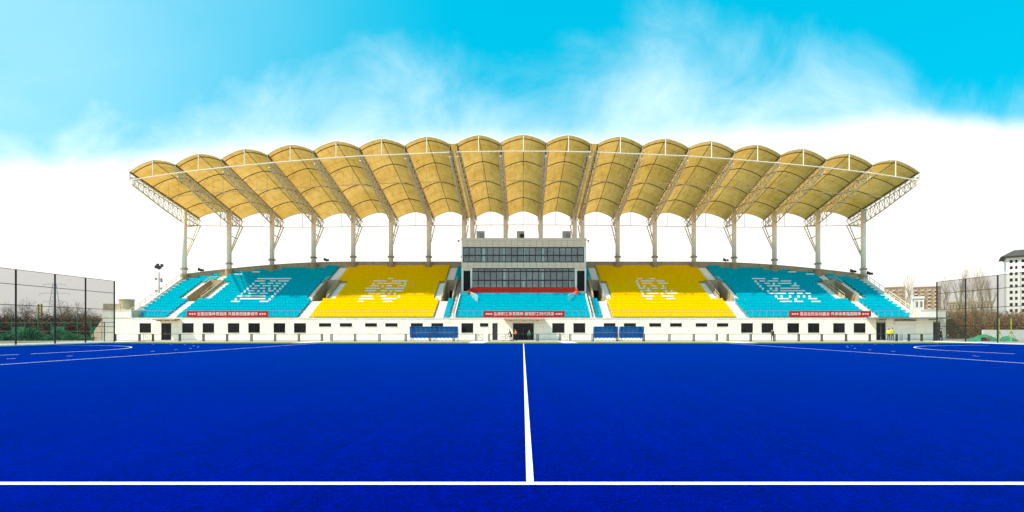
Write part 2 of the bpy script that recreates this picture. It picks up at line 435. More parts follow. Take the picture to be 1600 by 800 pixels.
for a, b, y0, y1, pr, m in ((238, 273, 498.3, 500.2, 1.3, m_tan), (787, 851, 497.6, 500.3, 1.8, m_tan), (1366, 1486, 496.2, 498.4, 1.7, m_grey)):
    c = MB().box(PX(a, WD - pr), PX(b, WD - pr), WD - pr, WD - .07, PZ(y1, WD), PZ(y0, WD))
    for k in range(3):
        xm = PX(a + (b - a) * (k + .5) / 3, WD - pr); c.box(xm - .08, xm + .08, WD - pr + .1, WD - .08, PZ(y1, WD) - .16, PZ(y1, WD) - .003)
    gpart('door_canopy', c, m)
# low concrete walls and a round stair tower over the west end of the podium
gpart('roof_parapet', MB().box(PX(161, 79), PX(188, 79), 79, 79.3, zblk - .08, PZ(474.5, 79)), m_tan)
ct = MB(); ct.tube((PX(198, 80), 80, zblk - .1), (PX(198, 80), 80, PZ(469.5, 80)), .98, n=20); ct.tube((PX(198, 80), 80, PZ(469.5, 80)), (PX(198, 80), 80, PZ(467.7, 80)), 1.05, n=20)
gpart('stair_tower', ct, m_tan)
# terrace ---------------------------------------------------------
VOM = [(-52.5, 1.2, 1.2, 1), (-32.45, 1.2, 1.0, 1), (-12.1, .95, 1.15, 0), (12.1, .95, 1.15, 2), (32.45, 1.2, 1.0, 1), (52.5, 1.2, 1.2, 1)]
R0, R1 = 6, 12                                      # rows cut by the entrances
tr = MB()
for i in range(NR):
    d = D0 + i * RUN; z = Z0 + i * RISE; xl = xlim(d)
    xs = [(-xl, xl)]
    if R0 <= i <= R1:
        for c, hw, sw, kk in VOM:
            nx = []
            for a, b in xs:
                if a < c - hw and c + hw < b: nx += [(a, c - hw), (c + hw, b)]
                else: nx.append((a, b))
            xs = nx
    for a, b in xs: tr.box(a, b, d, min(d + RUN, 97.5), max(Z0 - .3, z - 1.3), z)
gpart('terrace', tr, m_conc)
def steps(xa, xb, i0, i1, name='aisle_stair'):
    s = MB()
    for i in range(i0, i1):
        d = D0 + i * RUN; z = Z0 + i * RISE
        if d > dback(xa) - .3: break
        s.box(xa, xb, d - .014, d + RUN - .02, z - RISE + .034, z + .03).box(xa, xb, d + RUN * .5, d + RUN - .004, z + .032, z + RISE * .5)
    gpart(name, s, m_white)
AI = [(-53.3, -52.0), (-33.5, -32.05), (-13.2, -11.95), (11.95, 13.2), (32.05, 33.5), (52.0, 53.3)]
for (a, b) in AI: steps(a, b, 0, R0); steps(a, b, R1 + 1, NR)
for c, hw, sw, kk in VOM:
    if kk in (0, 1): steps(c - hw - sw, c - hw - .04, R0, R1 + 1)
    if kk in (1, 2): steps(c + hw + .04, c + hw + sw, R0, R1 + 1)
for s in (-1, 1):
    a, b = sorted((s * 10.9, s * 10.3)); steps(a, b, 0, 8)
for k, (c, hw, sw, kk) in enumerate(VOM):
    da, db = D0 + R0 * RUN, D0 + (R1 + 1) * RUN; zf = zramp(da)
    v_ = MB(); t = .16
    for q in (-1, 1):
        xa, xb = sorted((c + q * hw, c + q * (hw - t)))
        v_.prism([(xa, da + .05, zf - .2), (xb, da + .05, zf - .2), (xb, db, zf - .2), (xa, db, zf - .2)],
                 [(xa, da + .05, zf + .55), (xb, da + .05, zf + .55), (xb, db, zramp(db) + .45), (xa, db, zramp(db) + .45)])
    v_.box(c - hw + t, c + hw - t, db - .15, db, zf + 2.0, zramp(db) + .45)
    v_.box(c - hw + t, c - .45, db - .15, db, zf - .2, zf + 2.0); v_.box(c + .45, c + hw - t, db - .15, db, zf - .2, zf + 2.0) if abs(c) > 20 else None
    v_.box(c - hw + t, c + hw - t, da + .05, db - .15, zf - .25, zf - .15)
    o = gpart('entrance_well', v_, m_tan)
    dd = (c - .45, c + .45) if abs(c) > 20 else (c - hw + t, c + hw - t)
    dk = MB().box(dd[0], dd[1], db - .05 - WD, db - .02 - WD, zf - .14, zf + 2.0); dk.build('doorway', m_inside, o)
    hr = MB()
    for q in (-1, 1):
        x = c + q * (hw - t / 2); p0 = (x, da + .1 - WD, zf + 1.0); p1 = (x, db - .05 - WD, zramp(db) + .95); hr.tube(p0, p1, .03)
        for j in range(5):
            y = da + .1 + (db - da - .15) * j / 4; hr.tube((x, y - WD, zramp(y) + .4), (x, y - WD, zf + 1.0 + (zramp(db) + .95 - zf - 1) * j / 4), .022)
    hr.tube((c - hw + .08, db - .08 - WD, zramp(db) + .95), (c + hw - .08, db - .08 - WD, zramp(db) + .95), .03)
    hr.tube((c - hw + .08, db - .08 - WD, zramp(db) + .7), (c + hw - .08, db - .08 - WD, zramp(db) + .7), .02)
    hr.build('handrail', m_lace, o)
# seats -------------------------------------------------------------
GLY = {
 'xi': (-42.8, ['#############', '####..##.####', '#..##.##.##.#', '#.##.###.##.#', '#.##.##.#.#.#', '#.##.#.#.##.#', '#..###.###..#', '##########..#', '#.#########.#', '###.......###']),
 'an': (-22.7, ['......##......', '.#####..######', '.#.#########.#', '.###.#.##..###', '#####..#######', '####..##.#.###', '..##.###.#.#..', '####...##....#', '#####...#####.', '##.......###..']),
 'huan': (22.6, ['.##...##......', '#.#####.###...', '#.####..####..', '#.#..##..#....', '##.#.##.##....', '#.##.....#.#..', '#.####.#.####.', '####...####...', '.##.....###...']),
 'nin': (43.0, ['#####...##......', '#.##.####.####..', '#..##.#.#####.#.', '#..#####....###.', '#..#.#.#######..', '.#.##.#########.', '.######.##.##.##', '..#.#..#..#.#.#.', '..####..#....###', '..####.###...###']),
}
PIT = .45
def seat(mb, x, d, z, bk=None, solo=False):
    mb.box(x - .219, x + .219, d + .26, d + .66, z + .17, z + .43)
    hw_ = (.18 if solo else .226) if bk else .219; zl = .34 if solo else .40 if not bk else .63; ow = mb; mb = bk or mb
    if bk and not solo: ow.box(x - .219, x + .219, d + .66, d + .70, z + .40, z + .625)
    n = len(mb.v)
    mb.box(x - hw_, x + hw_, d + .64, d + .70, z + zl, z + .80)
    for q in range(n + 4, n + 8):                    # backrest leans back and narrows a little
        vx, vy, vz = mb.v[q]; mb.v[q] = (x + (vx - x) * (1 if bk else .86), vy + .07, vz)
SEC = [(-58.4, -53.35, m_blue), (-51.95, -33.55, m_blue), (-32.0, -13.25, m_yel), (-11.85, -10.95, m_blue), (-10.2, 10.4, m_blue),
       (10.95, 11.85, m_blue), (13.25, 32.0, m_yel), (33.55, 51.95, m_blue), (53.35, 58.4, m_blue)]
letters = {k: MB() for k in GLY}; patch = [MB() for _ in range(4)]
PATCH = [(-50.1, 15), (-47.4, 16), (48.0, 16), (50.5, 15)]
for (xa, xb, m) in SEC:
    n = int((xb - xa) / PIT); off = xa + (xb - xa - n * PIT) / 2
    for i in range(NR):
        if xa < 0 < xb and i >= 8: break
        mb = MB(); d = D0 + i * RUN; z = Z0 + i * RISE
        if d + .8 > 97: break
        last = None
        for k in range(n):
            x = off + (k + .5) * PIT
            if d + .75 > dback(x): continue
            if last is not None and k - last > 1 and mb.v: gpart('seat_row', mb, m); mb = MB()
            if R0 <= i <= R1:
                hit = False
                for c, hw, sw, kk in VOM:
                    lo = c - hw - (sw if kk in (0, 1) else .05) - .1; hi = c + hw + (sw if kk in (1, 2) else .05) + .1
                    if lo < x < hi: hit = True
                if hit: continue
            last = k; tgt = mb; solo = False
            for g, (gc, rows) in GLY.items():
                wd = len(rows[0]); j = round((x - gc) / PIT + wd / 2 - .5); r = 13 - i
                if 0 <= r < len(rows) and 0 <= j < wd and rows[r][j] == '#':
                    tgt = letters[g]; q = '.' + rows[r] + '.'; solo = q[j] == '.' and q[j + 2] == '.'
            for q_, (px_, pr) in enumerate(PATCH):
                if i == pr and abs(x - px_) < .75: tgt = patch[q_]
            seat(mb, x, d, z, tgt if tgt is not mb else None, solo)
        if mb.v: gpart('seat_row', mb, m)
for g, ch in (('xi', '西'), ('an', '安'), ('huan', '欢'), ('nin', '您')):
    gpart('lettering_seats', letters[g], m_seatw, kind='stuff', label='white seats drawing the outlined character ' + ch)
for q_ in patch: gpart('white_seats', q_, m_seatw, label='few white seats near the top of a blue block')
# back wall of the terrace: curved parapet of single panels
nb = 60; pts = []
for k in range(nb + 1):
    X = -58.7 + 117.4 * k / nb; pts.append((X, dback(X) + .05))
for k in range(nb):
    (xa, ya), (xb, yb) = pts[k], pts[k + 1]
    if abs((xa + xb) / 2) < 9.6: continue
    za, zb = zramp(ya), zramp(yb); g = .012 * (xb - xa)
    m = MB().prism([(xa + g, ya - WD, za - 1.5), (xb - g, yb - WD, zb - 1.5), (xb - g, yb - WD + .25, zb - 1.5), (xa + g, ya - WD + .25, za - 1.5)],
                   [(xa + g, ya - WD, za + .85), (xb - g, yb - WD, zb + .85), (xb - g, yb - WD + .25, zb + .85), (xa + g, ya - WD + .25, za + .85)])
    m.build('parapet_panel', m_tan, gs)
bw = MB(); cps = [MB(), MB()]
for k in range(nb):
    (xa, ya), (xb, yb) = pts[k], pts[k + 1]
    za, zb = zramp(ya), zramp(yb)
    bw.prism([(xa, ya + .10, 0), (xb, yb + .10, 0), (xb, yb + .22, 0), (xa, ya + .22, 0)], [(xa, ya + .10, za + .80), (xb, yb + .10, zb + .80), (xb, yb + .22, zb + .80), (xa, ya + .22, za + .80)])
    if abs((xa + xb) / 2) > 9.6:
        cps[xa > 0].prism([(xa, ya - .05, za + .852), (xb, yb - .05, zb + .852), (xb, yb + .32, zb + .852), (xa, ya + .32, za + .852)],
                 [(xa, ya - .05, za + .97), (xb, yb - .05, zb + .97), (xb, yb + .32, zb + .97), (xa, ya + .32, za + .97)])
gpart('rear_wall', bw, m_beigeb); [gpart('parapet_coping', q_, m_tan) for q_ in cps]
for s in (-1, 1):
    e = MB(); x0, x1 = sorted((s * 58.55, s * 58.80)); da, db = 78.0, 91.2
    e.prism([(x0, da, 0), (x1, da, 0), (x1, db, 0), (x0, db, 0)], [(x0, da, zramp(da) + .35), (x1, da, zramp(da) + .35), (x1, db, zramp(db) + .72), (x0, db, zramp(db) + .72)])
    gpart('end_wall', e, m_wall)
    st = MB()
    for i in range(15):
        d = D0 + i * RUN; z = Z0 + i * RISE; a, b = sorted((s * 57.9, s * 58.53)); st.box(a, b, d, d + RUN, z + .01, z + .45)
    gpart('end_steps', st, m_white)
    h = MB(); xm = (x0 + x1) / 2
    h.tube((xm, da, zramp(da) + 1.15), (xm, db, zramp(db) + 1.45), .045)
    h.tube((xm, da, zramp(da) + .75), (xm, db, zramp(db) + 1.08), .03)
    for j in range(12):
        d = da + (db - da) * j / 11; h.tube((xm, d, zramp(d) + .3), (xm, d, zramp(d) + 1.15 + .3 * j / 11), .035)
    gpart('end_handrail', h, m_lace)

# ------------------------------------------------------------------ press box
pb = thing('press_box', 'beige press box with two bands of glazing in the middle of the stand', 'press box', (0, 86.5, 0))
PD = 86.5
def X_(x): return PX(x, PD)
def Z_(y): return PZ(y, PD)
x0, x1 = X_(721), X_(916); zb_, zt_ = 6.6, Z_(372)
b = MB()
b.box(x0 + .06, x1 - .06, 9.4, 9.8, zb_, zt_ - .06)                          # rear wall
for a, c in ((x0 + .06, x0 + .3), (x1 - .3, x1 - .06)): b.box(a, c, .12, 9.4, zb_, zt_ - .06)
b.box(x0 + .3, x1 - .3, .12, 9.4, Z_(386) + .02, zt_ - .25)                  # roof slab
b.box(x0 + .3, x1 - .3, .12, 9.4, Z_(419) + .03, Z_(410) - .03)              # middle floor
b.box(x0 + .3, x1 - .3, .12, 9.4, zb_, Z_(452))                              # base
b.box(X_(735), X_(738), .02, 9.4, Z_(452), Z_(419) + .03).box(X_(898), X_(901), .02, 9.4, Z_(452), Z_(419) + .03)
b.build('wall', m_beigeb, pb)
ir = MB()
ir.box(x0 + .35, x1 - .35, 3.2, 3.3, Z_(452), Z_(386)); ir.build('inner_wall', mat('inner_wall_grey', (.15, .16, .16), .9, .1, .5), pb)
npn = 20
for k in range(npn):
    a = x0 + (x1 - x0) * k / npn + .022; c = x0 + (x1 - x0) * (k + 1) / npn - .022
    for (ya, yb) in ((375.2, 386), (410, 419)):
        piece('cladding_panel', m_beige, a, c, random.uniform(-.004, .004), .12, Z_(yb) + .01, Z_(ya) - .01, pb)
piece('coping', m_beige, x0 - .05, x1 + .05, -.08, .6, Z_(375.2), zt_, pb)
for s, (a, c) in enumerate(((721, 723), (912.6, 916))): piece('corner_pier', m_wall, X_(a), X_(c), .0, .12, Z_(410) + .01, Z_(386) - .01, pb)
for a, c in ((721, 724), (913.5, 916)): piece('corner_pier', m_wall, X_(a), X_(c), .0, .12, Z_(459), Z_(419) - .01, pb)
for a, c in ((735, 738), (898, 901.6)): piece('door_pier', m_wall, X_(a), X_(c), -.02, .02, Z_(452), Z_(419) - .01, pb)
for a, c in ((724, 735), (901.6, 913.5)):
    piece('lintel', m_beige, X_(a), X_(c), .0, .12, Z_(423), Z_(419) - .01, pb)
    dr = piece('side_door', m_inside, X_(a), X_(c), .10, .13, Z_(455), Z_(423), pb)
piece('base_band', m_white, x0, x1, -.02, .118, Z_(459), Z_(455) - .004, pb)
def glass_mat():
    m = bpy.data.materials.new('window_glass'); m.use_nodes = True; t = m.node_tree; t.nodes.clear()
    o = t.nodes.new('ShaderNodeOutputMaterial'); a = t.nodes.new('ShaderNodeBsdfTransparent'); g = t.nodes.new('ShaderNodeBsdfGlossy')
    a.inputs[0].default_value = (.74, .84, .84, 1); g.inputs[0].default_value = (.55, .66, .72, 1); g.inputs['Roughness'].default_value = .03
    gg = t.nodes.new('ShaderNodeNewGeometry'); nz = t.nodes.new('ShaderNodeTexNoise'); nz.inputs['Scale'].default_value = .35
    t.links.new(gg.outputs['Position'], nz.inputs[0]); rm = t.nodes.new('ShaderNodeMapRange'); t.links.new(nz.outputs[0], rm.inputs[0])
    rm.inputs[3].default_value = .07; rm.inputs[4].default_value = .22
    mx = t.nodes.new('ShaderNodeMixShader'); t.links.new(rm.outputs[0], mx.inputs[0])
    t.links.new(a.outputs[0], mx.inputs[1]); t.links.new(g.outputs[0], mx.inputs[2]); t.links.new(mx.outputs[0], o.inputs[0]); return m
m_glass = glass_mat()
def glazing(xa, xb, n, ys):
    st = (xb - xa) / n; fr = MB(); t = .105
    za, zb2 = Z_(ys[-1]), Z_(ys[0])
    for k in range(n + 1): fr.box(X_(xa) + k * (X_(xb) - X_(xa)) / n - t / 1.6, X_(xa) + k * (X_(xb) - X_(xa)) / n + t / 1.6, .03, .13, za, zb2)
    for q, y in enumerate(ys): fr.box(X_(xa), X_(xb), .035, .125, Z_(y) - t, Z_(y) + t)
    o = fr.build('curtain_wall', m_dark, pb)
    for k in range(n):
        for j in range(len(ys) - 1):
            a = X_(xa) + k * (X_(xb) - X_(xa)) / n + t / 1.6; c = X_(xa) + (k + 1) * (X_(xb) - X_(xa)) / n - t / 1.6
            e = link('pane', unit_box(m_glass), o, ((a + c) / 2, .08, (Z_(ys[j]) + Z_(ys[j + 1])) / 2), 0, (c - a, .015, Z_(ys[j]) - Z_(ys[j + 1]) - 2 * t))
            e.rotation_euler = (random.uniform(-.006, .006), 0, random.uniform(-.006, .006))
glazing(723.5, 912, 20, (386.6, 399, 409.6)); glazing(738, 898, 17, (419.4, 424, 438, 449.6))
for x in (755.3, 788, 818, 848): piece('inner_column', m_white, X_(x) - .16, X_(x) + .20, .18, .5, Z_(410), Z_(386.5), pb)
for x in (788, 818, 848, 890): piece('inner_column', m_white, X_(x) - .16, X_(x) + .20, .18, .5, Z_(450), Z_(419.5) if x in (788, 848) else Z_(436), pb)
m_ac = mat('grey_plastic', (.46, .43, .36), .6, .12, 3)
for k, (a, c, lab) in enumerate(((744.5, 757, 'grey air conditioner box at the left end of the press box roof'),
                                 (807.5, 819.5, 'grey air conditioner with a dark fan opening on the middle of the press box roof'),
                                 (879, 892, 'grey air conditioner box at the right end of the press box roof'))):
    d = 88.5; t = thing('air_conditioner', lab, 'air conditioner', ((PX(a, d) + PX(c, d)) / 2, d, zt_ - .25), 0, 'air conditioners on the press box roof')
    wd = PX(c, d) - PX(a, d); h = PZ(361, d) - zt_ + .25
    MB().box(-wd / 2, wd / 2, 0, .6, .12, h).build('casing', m_ac, t)
    f = MB().box(-wd / 2 + .1, -wd / 2 + .25, .05, .5, 0, .118).box(wd / 2 - .25, wd / 2 - .1, .05, .5, 0, .118); f.build('foot', m_dark, t)
    g = MB(); cx = wd * .18
    for r_ in (.15, .27, .38): g.ring((cx, -.03, h * .55), (0, 1, 0), r_, .012, 16, 4)
    g.build('fan_grille', m_dark, t)
    MB().tube((cx, -.022, h * .55), (cx, -.004, h * .55), .38 if k == 1 else .2, n=18).build('fan', m_black if k == 1 else m_ac, t)
for k, (x, lab) in enumerate(((718, 'small dark security camera at the left corner of the press box'), (917, 'small dark security camera at the right corner of the press box'))):
    t = thing('security_camera', lab, 'camera', (PX(x + (1.5 if k == 0 else -.8), PD), PD - .1, Z_(378)), 0, 'security cameras on the press box')
    s = -1 if k == 0 else 1
    MB().tube((0, 0, .2), (s * .3, -.1, .25), .03).build('bracket', m_dark, t)
    MB().ball((s * .3, -.1, .12), .14, .14, .18).build('dome', m_black, t, True)
# red cloth hung along the front rail of the box
rc = thing('red_cloth_screen', 'bright red cloth screen hung on the rail below the press box windows', 'cloth screen', (0, 85.9, zramp(85.9)))
xa, xb = PX(739, 85.9), PX(896, 85.9); zh = PZ(449.3, 85.9) - zramp(85.9)
for k in range(12):
    a = xa + (xb - xa) * k / 12; c = xa + (xb - xa) * (k + 1) / 12
    m = MB(); n_ = 8
    for j in range(n_):
        p, q = a + (c - a) * j / n_ + .008, a + (c - a) * (j + 1) / n_ - .0
        wv = lambda t: .03 * math.sin(t * 9.0)
        m.prism([(p, wv(p), .02), (q, wv(q), .02), (q, wv(q) + .015, .02), (p, wv(p) + .015, .02)], [(p, .4 * wv(p), zh), (q, .4 * wv(q), zh), (q, .4 * wv(q) + .015, zh), (p, .4 * wv(p) + .015, zh)])
    m.build('cloth_panel', m_redf, rc)
f = MB().tube((xa - .6, .05, zh), (xb + .6, .05, zh), .03)
for k in range(13): f.tube((xa + (xb - xa) * k / 12, .06, 0), (xa + (xb - xa) * k / 12, .06, zh), .025)
f.build('rail', m_grey, rc)
m_gl2 = mat('balustrade_glass', (.55, .75, .75), .1, .05, 2, spec=.5, alpha=.28)
for s, (a, c) in ((-1, (733, 739)), (1, (896, 902))):                         # corner returns of the cloth and glass balustrades
    p, q = PX(a, 85.9), PX(c, 85.9)
    e = p if s < 0 else q; i_ = q if s < 0 else p
    m = MB().prism([(i_, 0, 0.02), (e, -1.0, -.5), (e, -.98, -.5), (i_, .02, .02)], [(i_, 0, zh), (e, -1.0, zh - .35), (e, -.98, zh - .35), (i_, .02, zh)])
    m.build('corner_cloth', m_redf, rc)
    gt = thing('glass_balustrade', 'sloping clear glass balustrade at the %s end of the red cloth screen' % ('left' if s < 0 else 'right'), 'balustrade', (s * 8.7, 84.0, zramp(84.0)), 0, 'glass balustrades beside the red cloth')
    g = MB().prism([(-s * 1.6, -1.5, -.6), (s * .3, 1.7, .3), (s * .3, 1.72, .3), (-s * 1.6, -1.48, -.6)], [(-s * 1.6, -1.5, .5), (s * .3, 1.7, 1.5), (s * .3, 1.72, 1.5), (-s * 1.6, -1.48, .5)])
    g.build('glass', m_gl2, gt)
    MB().tube((-s * 1.6, -1.5, .52), (s * .3, 1.7, 1.52), .03).build('rail', m_steel, gt)
for s in (-1, 1):                                                            # stair handrails flanking the middle block
    t = thing('stair_handrail', 'dark metal handrail of the narrow stair at the %s side of the middle blue block' % ('left' if s < 0 else 'right'), 'handrail', (s * 10.3, 78.4, Z0), 0, 'handrails beside the middle block')
    h = MB(); hp = MB()
    for dx, mm in ((0, h), (.55 * s, h)):
        mm.tube((dx, 0, .95), (dx, 6.6, 3.56 + .95), .04); mm.tube((dx, 0, .5), (dx, 6.6, 3.56 + .5), .025)
        for j in range(6): hp.tube((dx, 1.3 * j, .702 * j), (dx, 1.3 * j, .702 * j + .95), .03)
    h.build('rail', m_dark, t); hp.build('post', m_dark, t)
    wq = MB().prism([(-.2 * s, 0, -.02), (-.05 * s, 0, -.02), (-.05 * s, 6.6, 3.54), (-.2 * s, 6.6, 3.54)], [(-.2 * s, 0, .55), (-.05 * s, 0, .55), (-.05 * s, 6.6, 4.1), (-.2 * s, 6.6, 4.1)])
    wq.build('kerb_wall', m_white, t)

# ------------------------------------------------------------------ roof canopy
rf = thing('roof_canopy', 'scalloped tan membrane roof on white columns and trusses above the stand', 'stadium roof', (0, 0, 0))
FY = [(36, 223.5), (104, 224.6), (117, 225), (186, 228), (257, 231), (329, 236), (400, 242), (472, 249), (544, 257.5), (618, 269)]
FPXS = [203, 274.5, 346, 418, 489.5, 561, 632, 702, 714, 782, 854, 923, 935, 1004, 1076, 1148, 1220, 1291, 1363, 1436]
CPXS = [288, 358, 425, 490, 552, 611, 670, 725, 738, 790, 845, 898, 910, 965, 1023, 1084, 1147, 1210, 1278, 1349]
FD = 77.0
NOD = []
for fp, cpx in zip(FPXS, CPXS):
    o = abs(fp - 818.5); F = Vector((PX(fp, FD), FD, PZ(interp(o, FY), FD)))
    X = PX(cpx, 95)
    for _ in range(6): X = PX(cpx, dback(X) - .25)
    dc = dback(X) - .25
    dr = dc + 4.7; k = (dr - FD) / (dc - FD)
    Rr = Vector((F.x + (X - F.x) * k, dr, 0)); Rr.z = 23.0 - 1.15 * min(1, (o / 615)) ** 2
    NOD.append((F, Rr, Vector((X, dc, zramp(dc)))))
NT = 26
def along(i, t, dz=0.0, dx=0.0):
    F, Rr, C = NOD[i]; p = F.lerp(Rr, t); return Vector((p.x + dx, p.y, p.z + dz))
def vault(i, t, u_, off=0.0):
    a, c = along(i, t), along(i + 1, t)
    p = a.lerp(c, u_); rise = (1.18 + .14 * t)
    p.z += rise * (.68 * (1 - (2 * u_ - 1) ** 2) ** .88 + .32 * (1 - abs(2 * u_ - 1))) + off; return p
GAPS = (7, 11)
for i in range(19):
    m = MB()
    if i in GAPS:
        for k in range(NT):
            t0, t1 = k / NT, (k + 1) / NT
            m.quad(along(i, t0, .02), along(i + 1, t0, .02), along(i + 1, t1, .02), along(i, t1, .02))
        m.build('gap_membrane', m_mem, rf); continue
    nu = 16
    for k in range(NT):
        for j in range(nu):
            m.quad(vault(i, k / NT, j / nu), vault(i, k / NT, (j + 1) / nu), vault(i, (k + 1) / NT, (j + 1) / nu), vault(i, (k + 1) / NT, j / nu))
    me = m.mesh('membrane_vault', m_mem, True)
    bm = bmesh.new(); bm.from_mesh(me); bmesh.ops.remove_doubles(bm, verts=bm.verts, dist=.001); bm.to_mesh(me); bm.free()
    link('membrane_vault', me, rf)
    # ribs, ridge, front and rear frames
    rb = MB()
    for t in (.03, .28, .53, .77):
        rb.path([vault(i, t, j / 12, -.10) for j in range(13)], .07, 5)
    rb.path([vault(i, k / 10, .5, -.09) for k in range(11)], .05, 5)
    rb.build('roof_rib', m_backlit, rf)
    fa = MB(); fa.path([vault(i, 0, j / 16, .03) for j in range(17)], .085, 6)
    fa.tube(vault(i, 0, .5), (along(i, 0).lerp(along(i + 1, 0), .5) + Vector((0, 0, -1.22))), .07)
    fa.tube(along(i, 0, -1.22), along(i + 1, 0, -1.22), .075)
    fa.build('front_arch', m_steel, rf)
    ra = MB(); ra.path([vault(i, 1, j / 12, .0) for j in range(13)], .06, 5)
    ra.tube(along(i, 1, -1.35), along(i + 1, 1, -1.35), .06); ra.tube(vault(i, 1, .5), along(i, 1).lerp(along(i + 1, 1), .5) + Vector((0, 0, -1.35)), .045)
    ra.build('rear_arch', m_lace, rf)
    st = MB()
    for t in (.28, .53, .77):
        for q, uu in ((i, .25), (i + 1, .75)):
            st.tube(along(q, t, -1.3), vault(i, t, uu, -.12), .035, n=4)
    t = .33
    st.tube(along(i, t, -1.3), along(i + 1, t, -1.3), .055); st.tube(vault(i, t, .5, -.1), along(i, t).lerp(along(i + 1, t), .5) + Vector((0, 0, -1.3)), .035)
    st.tube(vault(i, t, .27, -.1), along(i, t, -1.3).lerp(along(i + 1, t, -1.3), .27), .025, n=4)
    st.build('strut_set', m_lace, rf, kind='stuff')
def depth(t): return interp(t, [(0, 1.6), (.45, 2.4), (.78, 2.7), (1, 1.35)])
for i in range(20):
    F, Rr, C = NOD[i]
    tcol = (C.y - F.y) / (Rr.y - F.y)
    ch = MB(); n = 15; w_ = .36
    ch.path([along(i, max(.02, k / n), -depth(k / n)) for k in range(n + 1)], .11, 6)
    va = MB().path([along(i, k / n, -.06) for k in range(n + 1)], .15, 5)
    tr_ = ch.build('roof_truss', m_lace, rf)
    for s in (-1, 1): MB().path([along(i, max(.035, k / n), -.50, s * w_) for k in range(n + 1)], .08, 6).build('top_chord', m_lace, tr_)
    va.build('valley_strip', m_backlit, tr_)
    la = MB()
    for k in range(n):
        t0, t1 = max(.035, k / n), (k + 1) / n
        for s in (-1, 1):
            la.tube(along(i, t0, -.50, s * w_), along(i, (t0 + t1) / 2, -depth((t0 + t1) / 2)), .045, n=4, caps=False)
            la.tube(along(i, (t0 + t1) / 2, -depth((t0 + t1) / 2)), along(i, t1, -.50, s * w_), .045, n=4, caps=False)
        la.tube(along(i, t0, -.50, -w_), along(i, t1, -.50, w_), .045, n=4, caps=False); la.tube(along(i, t0, -.50, -w_), along(i, t0, -.50, w_), .03, n=4, caps=False)
    for s in (-1, 1): la.tube(along(i, 0, 0), along(i, 0, -1.22, 0), .06); la.tube(along(i, .0, -1.22, 0), along(i, .045, -.50, s * w_), .05)
    la.build('lacing', m_lace, tr_, kind='stuff')
    # column
    zt = along(i, tcol).z - .25
    c = MB(); zp = C.z + .95; c.tube((C.x, C.y, zp - .05), (C.x, C.y, zt), .40, n=18)
    co = c.build('column', m_steel, rf, True)
    MB().tube((C.x, C.y, C.z - .6), (C.x, C.y, zp), .66, .62, n=18).build('pedestal', m_tan2, co)
    MB().tube((C.x, C.y, zp + .85), (C.x, C.y, zp + 1.12), .60, n=18).build('collar', m_grey if False else mat('collar_grey', (.33, .29, .22), .7, .15, 3), co)
    br = MB(); low = along(i, 1, -1.35); H = zt - zp
    a1 = Vector((C.x, C.y + .3, zp + H * .27)); a2 = Vector((C.x, C.y + .3, zp + H * .58)); a3 = Vector((C.x, C.y + .3, zp + H * .74))
    for s in (-.28, .28):
        dx = Vector((s, 0, 0)); br.tube(a1 + dx * .3, low + dx, .10)
    mid = a1.lerp(low, .55); br.tube(a2, mid, .09); br.tube(a3, low, .09); br.tube(a3 + Vector((0, 0, 1.6)), low, .09)
    br.tube(low, along(i, 1, 0), .05)
    for k in range(6): br.tube(a1.lerp(low, .3 + k * .115) + Vector((-.2, 0, 0)), a1.lerp(low, .36 + k * .115) + Vector((.2, 0, 0)), .025, n=4)
    br.build('rear_brace', m_lace, co)

# ------------------------------------------------------------------ railing on the podium edge, banners
fr = thing('podium_railing', 'thin grey railing along the front edge of the seating above the cream wall', 'railing', (0, WD + .25, ztop))
pm = MB().tube((0, 0, 0), (0, 0, 1.06), .022).mesh('post', m_grey)
xa, xb = PX(207, WD), PX(1428, WD); npo = 112
for k in range(npo + 1): link('post', pm, fr, (xa + (xb - xa) * k / npo, 0, 0))
for z in (1.06, .12): MB().tube((xa, 0, z), (xb, 0, z), .022 if z > 1 else .014).build('rail', m_grey, fr)
def text_mesh(body, size):
    c = bpy.data.curves.new('text', 'FONT'); c.body = body; c.size = size; c.align_x = 'CENTER'; c.align_y = 'CENTER'; c.resolution_u = 2; c.extrude = .004
    o = bpy.data.objects.new('text', c); COL.objects.link(o)
    dg = bpy.context.evaluated_depsgraph_get(); me = bpy.data.meshes.new_from_object(o.evaluated_get(dg))
    bpy.data.objects.remove(o); return me
